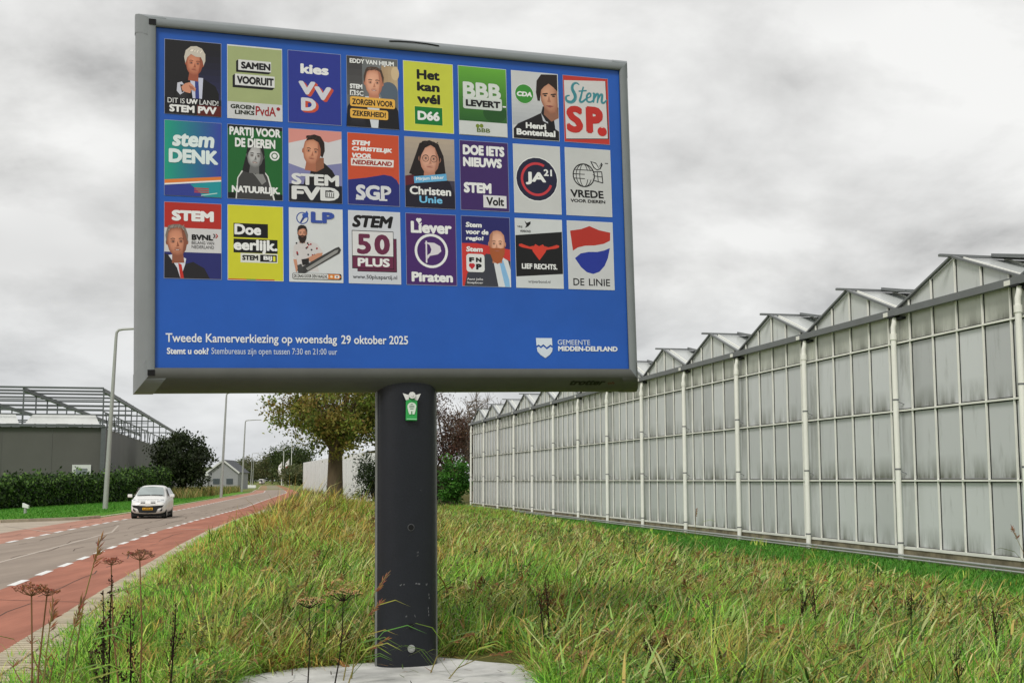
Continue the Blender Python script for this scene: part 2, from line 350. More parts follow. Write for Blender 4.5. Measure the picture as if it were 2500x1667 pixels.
def tall_grass():
    W8 = [1.1, 1.7, 1.4, 1.0, 0.8, 0.7, 0.6]
    # tussocks: every tuft leans its own way and has its own colour
    cx, cy = scatter(19000, 8.4, 95, 1.2); k = wild_zone(cx, cy) | (rng.random(len(cx)) < .04); cx, cy = cx[k], cy[k]; m_ = len(cx)
    far = np.clip((cy-10)/40, 0, 1); rad = rng.uniform(.05, .17, m_)*(1+1.2*far); hh = rng.uniform(.20, .46, m_)*(.6+.8*pnoise(cx, cy, 2.4, 1))*(1+.95*humpf(cx, cy))*np.where(-dwall(cx, cy) < 10, .7, 1)
    caz = np.where(rng.random(m_) < .6, .3+rng.normal(0, .9, m_), rng.uniform(0, 6.28, m_)); cl = np.abs(rng.normal(.75, .4, m_)); cc = tint(cx, cy, W8, (.75, 1.2))
    i = np.repeat(np.arange(m_), rng.integers(10, 30, m_)); n = len(i)
    x = cx[i]+rng.normal(0, 1, n)*rad[i]; y = cy[i]+rng.normal(0, 1, n)*rad[i]; k = ~inslab(x, y) & (x-ER(y) > .7); i, x, y = i[k], x[k], y[k]; n = len(i); far = np.clip((y-10)/40, 0, 1)
    blades('tall_grass', x, y, gh(x, y)-.02, hh[i]*rng.uniform(.6, 1.45, n), rng.uniform(.006, .015, n)*(1+2.2*far), caz[i]+rng.normal(0, .65, n), np.abs(cl[i]+rng.normal(0, .3, n)), rng.uniform(.2, 1.5, n), .85*cc[i]*rng.uniform(.4, 1.5, n)[:, None]+.15*tint(x, y, W8), M_grass)
    ex, ey = [], []
    for (xa, ya), (xb, yb) in zip(SLAB, SLAB[1:]):
        L = math.hypot(xb-xa, yb-ya); k = int(L*15); t = rng.random(k); nx_, ny_ = -(yb-ya)/L, (xb-xa)/L; s_ = rng.uniform(-.02, .10, k); ex.append(xa+(xb-xa)*t+nx_*s_); ey.append(ya+(yb-ya)*t+ny_*s_)
    ex, ey = np.concatenate(ex), np.concatenate(ey); m_ = len(ex); i = np.repeat(np.arange(m_), 16); n = len(i); ca = rng.uniform(0, 6.28, m_); cc2 = tint(ex, ey, W8, (.75, 1.2))
    blades('tall_grass', ex[i]+rng.normal(0, .04, n), ey[i]+rng.normal(0, .04, n), np.full(n, .0), rng.uniform(.1, .4, n), rng.uniform(.006, .013, n), ca[i]+rng.normal(0, .7, n), np.abs(rng.normal(.8, .4, n)), rng.uniform(.2, 1.3, n), cc2[i]*rng.uniform(.5, 1.4, n)[:, None], M_grass)
    # loose blades and flattened thatch between the tussocks
    x, y = scatter(225000, 8.4, 95, 1.15); k = wild_zone(x, y); x, y = x[k], y[k]; n = len(x); far = np.clip((y-10)/40, 0, 1)
    flat = rng.random(n) < .45
    blades('tall_grass', x, y, gh(x, y)-.01+np.where(flat, rng.uniform(0, .16, n), 0), rng.uniform(.14, .42, n)*(1+.8*humpf(x, y)), rng.uniform(.006, .013, n)*(1+2.4*far), np.where(rng.random(n) < .5, .4+rng.normal(0, .8, n), rng.uniform(0, 6.28, n)), np.where(flat, rng.uniform(1.0, 1.65, n), np.abs(rng.normal(.45, .35, n))), rng.uniform(-.2, 1.2, n), tint(x, y, [1.0, 1.5, 1.3, 1.1, 0.9, 1.0, 0.8]), M_grass)
    # broad reed leaves and dark leafy weeds lying in the tangle
    x, y = scatter(26000, 8.4, 70, 1.25); k = wild_zone(x, y) & (rng.random(len(x)) < .25+.75*pnoise(x, y, 1.3, 2)); x, y = x[k], y[k]; n = len(x); far = np.clip((y-10)/40, 0, 1)
    c = np.array([lin((150, 184, 96)), lin((104, 142, 62)), lin((186, 196, 128)), lin((66, 96, 40)), lin((182, 162, 92)), lin((134, 108, 60))])[rng.integers(0, 6, n)]*rng.uniform(.7, 1.2, n)[:, None]
    blades('reed_leaves', x, y, gh(x, y)+rng.uniform(.02, .26, n), rng.uniform(.16, .45, n), rng.uniform(.014, .028, n)*(1+1.2*far), np.where(rng.random(n) < .6, .3+rng.normal(0, .8, n), rng.uniform(0, 6.28, n)), rng.uniform(.5, 1.45, n), rng.uniform(-.1, 1.1, n), c, M_grass)
    cx, cy = scatter(2600, 8.4, 60, 1.25); k = wild_zone(cx, cy) & (pnoise(cx, cy, 1.6, 3) > .5); cx, cy = cx[k], cy[k]; i = np.repeat(np.arange(len(cx)), 26); n = len(i); r = rng.uniform(.08, .22, len(cx))
    x = cx[i]+rng.normal(0, 1, n)*r[i]; y = cy[i]+rng.normal(0, 1, n)*r[i]; hh = rng.uniform(.15, .42, len(cx)); far = np.clip((y-10)/40, 0, 1)
    c = np.array([lin((74, 108, 44)), lin((62, 90, 40)), lin((104, 142, 58)), lin((92, 84, 50))])[rng.integers(0, 4, len(cx))][i]*rng.uniform(.6, 1.35, n)[:, None]; k = ~inslab(x, y)
    blades('leafy_weeds', x[k], y[k], (gh(x, y)+rng.uniform(.1, 1, n)*hh[i])[k], rng.uniform(.035, .08, n)[k]*(1+far[k]), rng.uniform(.016, .032, n)[k]*(1+far[k]), rng.uniform(0, 6.28, n)[k], rng.uniform(.6, 1.6, n)[k], rng.uniform(0, .8, n)[k], c[k], M_grass)
    # long straw stems standing or lodged above the rest
    x, y = scatter(9000, 9, 80, 1.2); dr = x-ER(y); dw = -dwall(x, y); k = (dr > 2.2) & (dw > 4.6); x, y = x[k], y[k]; n = len(x); far = np.clip((y-10)/40, 0, 1)
    L = rng.uniform(0.35, 0.75, n)*(1+0.7*humpf(x, y)); az = np.where(rng.random(n) < .75, 0.25+rng.normal(0, .5, n), rng.uniform(0, 6.28, n))
    c = np.array([lin((206, 194, 138)), lin((172, 176, 96)), lin((160, 122, 74)), lin((80, 58, 38))])[rng.integers(0, 4, n)]*rng.uniform(.75, 1.15, n)[:, None]
    blades('grass_stems', x, y, gh(x, y), L, rng.uniform(.006, .010, n)*(1+1.8*far), az, np.abs(rng.normal(.65, .4, n)), rng.uniform(.05, .7, n), c, M_grass)
tall_grass()
def short_grass():
    x, y = scatter(150000, 8.5, 80, 1.1); dr = x-ER(y); dw = -dwall(x, y)
    edge = dr-0.62 < 1.5+1.8*pnoise(x, y, 0.5, 1)-0.02*y; k = edge; x, y = x[k], y[k]; n = len(x); far = np.clip((y-10)/40, 0, 1)
    d = np.clip((x-ER(y)-.6)/2.2, 0, 1)
    L = rng.uniform(.07, .2, n)*(.6+1.2*d); c = tint(x, y, [2.2, 2.6, .8, .2, .08, .2, .2])*1.05
    blades('verge_grass', x, y, gh(x, y)-.01, L, rng.uniform(.005, .010, n)*(1+2.4*far), rng.uniform(0, 6.28, n), np.abs(rng.normal(.35, .25, n)), rng.uniform(.1, 1.0, n), c, M_grass)
    cy = rng.uniform(9, 60, 900); cx = ER(cy)+.72-np.abs(rng.normal(0, .17, 900)); i = np.repeat(np.arange(900), 14); n = len(i); x = cx[i]+rng.normal(0, .05, n); y = cy[i]+rng.normal(0, .08, n); far = np.clip((y-10)/40, 0, 1)
    blades('verge_grass', x, y, np.full(n, .01), rng.uniform(.06, .2, n), rng.uniform(.005, .010, n)*(1+2*far), rng.normal(2.6, 1.0, n), np.abs(rng.normal(.7, .35, n)), rng.uniform(.1, 1.0, n), tint(x, y, [2.0, 2.4, 1.2, .4, .2, .3, .5]), M_grass)
    n = 110000; t = rng.uniform(-16, 42, n); s = rng.uniform(0.15, 5.6, n)
    x = G0.x+GD.x*t-GE.x*s; y = G0.y+GD.y*t-GE.y*s; k = (s < lawn_width(x, y)+.2) & (y > 8); x, y = x[k], y[k]; n = len(x)
    far = np.clip((y-10)/40, 0, 1); g = np.array([lin((72, 138, 40)), lin((88, 152, 50)), lin((104, 150, 58)), lin((62, 110, 38))])[rng.integers(0, 4, n)]*rng.uniform(.8, 1.15, n)[:, None]
    blades('lawn_grass', x, y, gh(x, y)-.01, rng.uniform(.06, .15, n), rng.uniform(.008, .014, n)*(1+1.6*far), rng.uniform(0, 6.28, n), np.abs(rng.normal(.4, .25, n)), rng.uniform(.1, 1.0, n), g, M_grass)
    # lawn across the road
    n = 60000; y = rng.uniform(44, 125, n); x = ER(y)-6.75-rng.random(n)*9.5
    k = ~((y < 56.3) & (x > -18.72-1.9*np.maximum(0, 54-y))) & (x > -0.44*y); x, y = x[k], y[k]; n = len(x)
    g = np.array([lin((66, 132, 36)), lin((84, 146, 46)), lin((96, 146, 52))])[rng.integers(0, 3, n)]*rng.uniform(.8, 1.15, n)[:, None]
    blades('lawn_grass', x, y, gh(x, y)-.01, rng.uniform(.06, .13, n), rng.uniform(.03, .05, n), rng.uniform(0, 6.28, n), np.abs(rng.normal(.5, .25, n)), rng.uniform(.1, 1.0, n), g, M_grass)
    # tall bleached grass on the far verges
    n = 9000; y = rng.uniform(112, 190, n); x = ER(y)-8.6-rng.random(n)**1.3*8; k = rng.random(n) < .9
    x2 = ER(y)+1.2+rng.random(n)*7; right = rng.random(n) < .45; x = np.where(right, x2, x)
    c = np.array([lin((168, 148, 92)), lin((140, 136, 74)), lin((124, 110, 66)), lin((96, 118, 54))])[rng.integers(0, 4, n)]*rng.uniform(.8, 1.15, n)[:, None]
    blades('tall_grass', x, y, gh(x, y)-.02, rng.uniform(.5, 1.2, n), rng.uniform(.05, .1, n), rng.uniform(0, 6.28, n), np.abs(rng.normal(.25, .2, n)), rng.uniform(.1, .7, n), c, M_grass)
short_grass()
def plume(mb, base, h, az, lean, size, col, stalk, rnd, wd=.004):
    """one grass plume: a bent stalk with a drooping feathered head of fine strands"""
    p = Vector(base); d = Vector((math.cos(az), math.sin(az), 0)); pts = [p.copy()]; a = lean*.4
    for i in range(4):
        a += lean*.25; p = p+(d*math.sin(a)+Vector((0, 0, 1))*math.cos(a))*h/4; pts.append(p.copy())
    mb.tube(pts, [wd, wd, wd*.8, wd*.7, wd*.5], 4, stalk, cap=False)
    ax = (pts[-1]-pts[-2]).normalized()
    for k in range(20):
        t = k/19; q = pts[-1]-ax*size*(1-t)*.9; sp = size*(.42*math.sin(math.pi*min(1, .25+t*.75))+.08)
        v = (ax*rnd.uniform(.5, 1.1)+d*rnd.uniform(0.1, .7)+Vector((rnd.uniform(-.6, .6), rnd.uniform(-.6, .6), rnd.uniform(-.5, .15)))).normalized()*sp
        side = v.cross(Vector((rnd.uniform(-1, 1), rnd.uniform(-1, 1), 1))).normalized()*size*.045
        c = tuple(x*rnd.uniform(.75, 1.25) for x in col); m = q+v*.55-Vector((0, 0, .05*size)); e2 = q+v-Vector((0, 0, .22*size))
        mb.add([q, m-side, e2, m+side], [(0, 1, 2, 3)], c)
M_dry = mat('dry_plant', (0, 0, 0), .8, .15, attr=True, trans=.2)
def plumes():
    mb = MB(); rnd = random.Random(5); x, y = scatter(4200, 10.6, 70, 1.3); a = pnoise(x, y, 2.6, 0); b = pnoise(x, y, 1.0, 2)
    dr = x-ER(y); dw = -dwall(x, y); hump_ = humpf(x, y)
    for i in range(len(x)):
        if dr[i] < 2.2 or dw[i] < 4.8 or rnd.random() > .05+1.5*a[i]*a[i]*b[i]+.25*hump_[i]: continue
        hp = float(humpf(x[i], y[i])); c = lin(rnd.choice([(180, 144, 92), (158, 122, 74), (196, 168, 116), (130, 100, 66)]))
        plume(mb, (x[i], y[i], float(gh(x[i], y[i]))), rnd.uniform(.3, .55)*(1+.8*hp), rnd.gauss(.3, .6), rnd.uniform(.5, 1.5), rnd.uniform(.16, .34), c, lin((150, 136, 84)), rnd, .004 if y[i] < 25 else .007)
    mb.build('reed_plumes', M_dry, kind='stuff')
plumes()
# ------------------------------------------------------------------ lettering
GLY = {}
def glyphs(s):
    if s in GLY: return GLY[s]
    cu = bpy.data.curves.new('lettering', 'FONT'); cu.body = s; cu.size = 1.0; cu.resolution_u = 3; cu.fill_mode = 'FRONT'
    ob = bpy.data.objects.new('lettering', cu); COL.objects.link(ob); bpy.context.view_layer.update()
    me = bpy.data.meshes.new_from_object(ob.evaluated_get(bpy.context.evaluated_depsgraph_get()))
    r = ([(v.co.x, v.co.y) for v in me.vertices], [list(p.vertices) for p in me.polygons])
    bpy.data.objects.remove(ob); bpy.data.curves.remove(cu); bpy.data.meshes.remove(me); GLY[s] = r; return r
class Print:
    """flat print in its own frame: x to the right, y down, both in units of sx, sy metres; every item lies a hair above the last"""
    def __init__(s, org, U, V, Nn, sx, sy, n0): s.par = None; s.o, s.U, s.V, s.N, s.sx, s.sy, s.n = Vector(org), U, V, Nn, sx, sy, n0; s.mb = MB()
    def P(s, x, y, n): return s.o+s.U*(x*s.sx)-s.V*(y*s.sy)+s.N*n
    def up(s, d=.00008): s.n += d; return s.n
    def poly(s, pts, c):
        n = s.up(); s.mb.poly([s.P(x, y, n) for x, y in pts][::-1], lin(c))
    def fan(s, pts, cin, cout, ctr, mid=.55):
        """a printed tone that runs softly from cin at ctr to cout at the rim"""
        n = s.up(); k = len(pts); a, b = lin(cin), lin(cout); m = tuple(lerp(p, q, .35) for p, q in zip(a, b)); V = [s.P(*ctr, n)]
        V += [s.P(lerp(ctr[0], x, mid), lerp(ctr[1], y, mid), n) for x, y in pts]+[s.P(x, y, n) for x, y in pts]
        for i in range(k):
            j = (i+1) % k; s.mb.add(V, [], None); base = len(s.mb.v)-len(V)
            s.mb.f.append([base, base+1+j, base+1+i]); s.mb.c.append([a, m, m]); s.mb.smooth.append(False); s.mb.mi.append(0)
            s.mb.f.append([base+1+i, base+1+j, base+1+k+j, base+1+k+i]); s.mb.c.append([m, m, b, b]); s.mb.smooth.append(False); s.mb.mi.append(0)
    def rect(s, x0, y0, x1, y1, c): s.poly([(x0, y0), (x1, y0), (x1, y1), (x0, y1)], c)
    def asp(s): return s.sx/s.sy
    def ell(s, cx, cy, rx, ry, c, a0=0, a1=360, n=22):
        s.poly([(cx+rx*math.cos(R(a0+(a1-a0)*k/n)), cy+ry*math.sin(R(a0+(a1-a0)*k/n))) for k in range(n if a1-a0 == 360 else n+1)], c)
    def rrect(s, x0, y0, x1, y1, r, c):
        ry = r*s.asp(); pts = []
        for cx, cy, a in ((x1-r, y0+ry, -90), (x1-r, y1-ry, 0), (x0+r, y1-ry, 90), (x0+r, y0+ry, 180)):
            pts += [(cx+r*math.cos(R(a+k*22.5)), cy+ry*math.sin(R(a+k*22.5))) for k in range(5)]
        s.poly(pts, c)
    def ring(s, cx, cy, r, t, c, a0=0, a1=360, n=30):
        z = s.up(); k = s.asp(); vs = []; fs = []
        for i in range(n+1):
            a = R(a0+(a1-a0)*i/n)
            for q in (r-t/2, r+t/2): vs.append(s.P(cx+q*math.cos(a), cy+q*k*math.sin(a), z))
        s.mb.add(vs, [(2*i, 2*i+1, 2*i+3, 2*i+2) for i in range(n)], lin(c))
    def line(s, pts, t, c):
        k = s.asp()
        for (xa, ya), (xb, yb) in zip(pts, pts[1:]):
            s.n -= .00007; dx, dy = (xb-xa), (yb-ya)/k; L = math.hypot(dx, dy) or 1; px, py = -dy/L*t/2, dx/L*t/2*k
            s.poly([(xa+px, ya+py), (xb+px, yb+py), (xb-px, yb-py), (xa-px, ya-py)], c)
    def text(s, t, x0, y0, x1, y1, c, bold=.03, shear=0.0, drop=0.0):
        """fit the words into the box; bold fattens the strokes, shear slants them, drop lowers the right end"""
        vs, fs = glyphs(t)
        xs = [v[0]+shear*v[1] for v in vs]; ys = [v[1] for v in vs]
        a0, a1, b0, b1 = min(xs)-bold, max(xs)+bold, min(ys)-bold, max(ys)+bold
        offs = [(0, 0)] if bold <= 0 else [(bold*math.cos(R(k*45+22)), bold*math.sin(R(k*45+22))) for k in range(8)]
        col = lin(c); keep = s.mb
        if s.par: s.mb = MB()
        for dx, dy in offs:
            n = s.up(.00001)
            pts = []
            for v in vs:
                fx = (v[0]+shear*v[1]+dx-a0)/(a1-a0); fy = (v[1]+dy-b0)/(b1-b0)
                pts.append(s.P(x0+(x1-x0)*fx, y1+(y0-y1)*fy+drop*fx, n))
            s.mb.add(pts, fs, col)
        if s.par: s.mb.build('lettering', M_print, s.par); s.mb = keep

# ------------------------------------------------------------------ the billboard
TH, RO, LE = 0.3499, 0.0289, -0.0082
_u = Vector((math.cos(TH), math.sin(TH), 0)); BN0 = Vector((math.sin(TH), -math.cos(TH), 0))
_v = Vector((0, 0, 1))*math.cos(LE)-BN0*math.sin(LE)
BU = _u*math.cos(RO)+_v*math.sin(RO); BV = -_u*math.sin(RO)+_v*math.cos(RO); BN = BU.cross(BV)
if BN.y > 0: BN = -BN
BO = Vector((-3.0412, 10.4, 5.5289)); PP, RP, PW, PH = .5383, .7238, .4805, .6633
UL, UR, VT, VB = -.0865, 4.3878, .1104, -2.9012
def B(u, v, n=0.0): return BO+BU*u+BV*v+BN*n
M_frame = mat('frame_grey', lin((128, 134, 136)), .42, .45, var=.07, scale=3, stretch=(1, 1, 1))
M_frshade = mat('frame_grey_shaded', lin((88, 90, 86)), .42, .4, var=.1, scale=3)  # frame grey darkened: the underside's shade painted into the bottom piece
M_black = mat('black_plastic', lin((18, 18, 19)), .5, .3)
M_print = mat('print', (0, 0, 0), .48, .35, attr=True, var=.035, scale=5)
M_blue = mat('blue_banner', lin((34, 92, 186)), .4, .4, var=.1, scale=.9, bump=.4, bscale=2.0)
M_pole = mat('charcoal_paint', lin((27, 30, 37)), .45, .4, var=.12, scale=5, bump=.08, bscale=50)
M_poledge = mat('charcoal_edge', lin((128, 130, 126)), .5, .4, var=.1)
M_steel = mat('galvanised_steel', lin((176, 178, 176)), .38, .5, metal=.5, var=.08)
M_white = mat('white_plastic', (.78, .79, .77), .45, .4)
M_under = mat('frame_back', lin((96, 98, 96)), .6, .3)

board = thing('billboard', 'large blue election billboard with grey frame on one thick charcoal post', 'billboard', (-.965, 11.4, 0.05))
banner = MB(); nn = 24
vs = [B(lerp(UL, UR, i/nn), lerp(VB, VT, j/8), 0.0) for j in range(9) for i in range(nn+1)]
banner.add(vs, [(j*(nn+1)+i, j*(nn+1)+i+1, (j+1)*(nn+1)+i+1, (j+1)*(nn+1)+i) for j in range(8) for i in range(nn)], None, True)
bn = banner.build('banner', M_blue, board)
PROF = [(-.012, .012), (-.004, .034), (.05, .036), (.062, .028), (.092, -.02), (.125, -.09), (.148, -.17), (.15, -.24), (.135, -.31), (.1, -.38), (.04, -.42), (0, -.43)]
def corner(cu, cv, out, n):
    return B(UL-out if cu < 0 else UR+out, VB-out*1.28 if cv < 0 else VT+out, n)
def frame_side(a, b, name, m, f0=0.0, f1=1.0, grow=0.0, prof=PROF):
    mb = MB(); vs = []
    for f in (f0, f1):
        for o_, n_ in prof:
            g = grow
            pa, pb = corner(*a, o_+g, n_+(g if n_ > 0 else -g)), corner(*b, o_+g, n_+(g if n_ > 0 else -g)); vs.append(pa.lerp(pb, f))
    k = len(prof); mb.add(vs, [(i, i+1, k+i+1, k+i) for i in range(k-1)], None, True)
    return mb
CN = {'tl': (-1, 1), 'tr': (1, 1), 'br': (1, -1), 'bl': (-1, -1)}
for a, b in (('tl', 'tr'), ('tr', 'br'), ('br', 'bl'), ('bl', 'tl')):
    frame_side(CN[a], CN[b], '', None).build('frame', M_frshade if a == 'br' else M_frame, board)
CAPP = [p for p in PROF if p[1] < .03]
for c, (p, q) in {'tl': ('tr', 'bl'), 'tr': ('br', 'tl'), 'br': ('bl', 'tr'), 'bl': ('tl', 'br')}.items():
    mb = MB()
    for e in (p, q):
        L = 4.9 if {c, e} in ({'tl', 'tr'}, {'bl', 'br'}) else 3.4
        m2 = frame_side(CN[c], CN[e], '', None, 0.0, .17/L, .004, CAPP); mb.add(m2.v, m2.f, None, True)
    mb.build('corner_cap', M_frshade if c in ('br',) else M_frame, board)
mb = MB(); q = [corner(*CN[k], .03, -.425) for k in ('tl', 'tr', 'br', 'bl')]; mb.poly(q); mb.build('back_panel', M_under, board)
mb = MB(); t = [corner(*CN['tl'], .053, .037).lerp(corner(*CN['tr'], .053, .037), f) for f in (.47, .49, .52, .55, .575)]
mb.tube([p+BV*d for p, d in zip(t, (.0, .008, .012, .009, .0))], .006, 5); mb.build('cable', M_black, board)
for cu in ((-1, 1, 1, 1), (1, 1, 1, -1), (1, -1, -1, -1), (-1, -1, -1, 1)):
    mb = MB(); mb.bar(corner(cu[0], cu[1], -.004, .009), corner(cu[2], cu[3], -.004, .009), .012, .018, up=BN); mb.build('gasket_shade_line', M_black, board)
for cu, cv in ((-1, 1), (-1, -1)):                          # black joints at the inner corners
    mb = MB(); mb.box(corner(cu, cv, .022, .026), (.06, .05, .03), (BU, BV, BN)); mb.build('corner_seal', M_black, board)
# post: a tall lozenge-round column with pale edge strips
PB, PT = Vector((-.965, 11.4, -.05)), Vector((-.992, 11.39, 2.66))
def post_ring(c, a, b, n=36, p=2.6):
    out = []
    for k in range(n):
        t = 2*math.pi*k/n; cx, sy = math.cos(t), math.sin(t)
        out.append(c+_u*(a*math.copysign(abs(cx)**(2/p), cx))+BN0*(b*math.copysign(abs(sy)**(2/p), sy)))
    return out
mb = MB(); r0, r1 = post_ring(PB, .278, .19), post_ring(PT, .278, .19)
mb.add(r0+r1, [(k, (k+1) % 36, 36+(k+1) % 36, 36+k) for k in range(36)], None, True); mb.build('post', M_pole, board)
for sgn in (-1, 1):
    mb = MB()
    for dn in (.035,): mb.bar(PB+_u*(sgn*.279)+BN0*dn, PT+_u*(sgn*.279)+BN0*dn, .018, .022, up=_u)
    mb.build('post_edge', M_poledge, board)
def on_post(z, s=0.0, d=.003):
    c = PB.lerp(PT, (z+.05)/2.71); q = (1-min(1, abs(s/.278))**2.6)**(1/2.6); return c+_u*s+BN0*(.19*q+d)
def disc(mb, c, r, n=14, nrm=BN0, th=.006, col=None, mi=0):
    a = nrm.cross(Vector((0, 0, 1))).normalized(); b = nrm.cross(a)
    mb.tube([c, c+nrm*th], r, n, col, True, mi, smooth=False)
for z in (1.27, .395):
    mb = MB(); disc(mb, on_post(z), .026, th=.004); mb.build('drain_hole', M_black, board)
    if z > 1: mb = MB(); disc(mb, on_post(z, 0, .001), .032, th=.003); mb.build('hole_rim', mat('worn_rim', lin((88, 90, 92)), .6, .3), board)
mb = MB(); disc(mb, on_post(.2), .034, th=.012); disc(mb, on_post(.2, 0, .015), .02, th=.01); mb.build('bolt', M_steel, board)
M_scuff = mat('scuffed_paint', lin((112, 114, 116)), .8, .2)
mb = MB(); rr = random.Random(3)
for z, s0, s1, th_ in ((.76, -.10, -.06, .012), (.765, .045, .09, .014), (.76, .14, .155, .02), (.48, -.05, -.035, .014), (.482, .03, .045, .016), (1.05, .06, .07, .016), (1.02, .055, .068, .01), (1.6, .09, .097, .008)):
    for k in range(3):
        a = lerp(s0, s1, k/3)+rr.uniform(-.004, .004); b_ = a+(s1-s0)/3*rr.uniform(.5, 1); zz = z+rr.uniform(-.006, .006)
        mb.poly([on_post(zz-th_/2, a, .002), on_post(zz-th_/2*rr.random(), b_, .002), on_post(zz+th_/2, b_, .002), on_post(zz+th_/2*rr.random(), a, .002)])
for k in (0, 1, 4, 5, 6):
    z = .68-k*.03; s = .172+.004*math.sin(k*1.3)-.001*k; mb.poly([on_post(z, s, .002), on_post(z-.024, s-.003, .002), on_post(z-.02, s+.006, .002), on_post(z-.004, s+.004, .002)])
mb.build('scuff', M_scuff, board)

# maker's name on the lower frame rail
lip = B(3.74, -3.0, .0); FR = Print(B(3.72, VB-.062, .01), BU, (BV*.62+BN*.78).normalized(), (BN*.62-BV*.78).normalized(), 1, 1, .0)
d = corner(1, -1, .125, -.09)-corner(1, -1, .062, .028); bd = d.normalized(); bd = (bd-BU*bd.dot(BU)).normalized(); fn = BU.cross(bd); fn = -fn if fn.z > 0 else fn
o0 = corner(-1, -1, .068, .018); o0 = o0+BU*(3.76-UL+.068)
FR = Print(o0, BU, -bd, fn, 1, 1, .004); FR.par = board; FR.text('trotter', 0, .012, .37, .085, (12, 12, 12), .045, .25)
FR.text('oh', .40, .03, .47, .07, (92, 34, 26), .03, .1)

# words along the foot of the banner
FT = Print(B(0, 0, 0), BU, BV, BN, 1, 1, .004); FT.par = board
WH = (236, 240, 244)
FT.text('Tweede Kamerverkiezing op woensdag', .012, 2.588, 1.497, 2.688, WH, .016, 0, .0)
FT.text('29 oktober 2025', 1.535, 2.588, 2.155, 2.667, WH, .018)
FT.text('Stemt u ook?', .022, 2.712, .372, 2.768, WH, .035); FT.text('Stembureaus zijn open tussen 7:30 en 21:00 uur', .395, 2.710, 1.497, 2.782, (205, 218, 238), .006)
FT.poly([(3.412, 2.593), (3.576, 2.593), (3.578, 2.668), (3.558, 2.655), (3.54, 2.668), (3.52, 2.682), (3.503, 2.666), (3.485, 2.652), (3.46, 2.672), (3.44, 2.655), (3.416, 2.668)], (222, 232, 244))
FT.poly([(3.418, 2.686), (3.44, 2.674), (3.46, 2.692), (3.485, 2.672), (3.503, 2.686), (3.52, 2.702), (3.54, 2.688), (3.558, 2.675), (3.58, 2.688), (3.575, 2.72), (3.55, 2.752), (3.503, 2.784), (3.455, 2.754), (3.425, 2.722)], (216, 226, 238))
FT.text('GEMEENTE', 3.634, 2.607, 3.972, 2.656, (214, 226, 244), .008); FT.text('MIDDEN-DELFLAND', 3.637, 2.668, 4.262, 2.716, WH, .05)
FT.mb.build('crest', M_print, board)

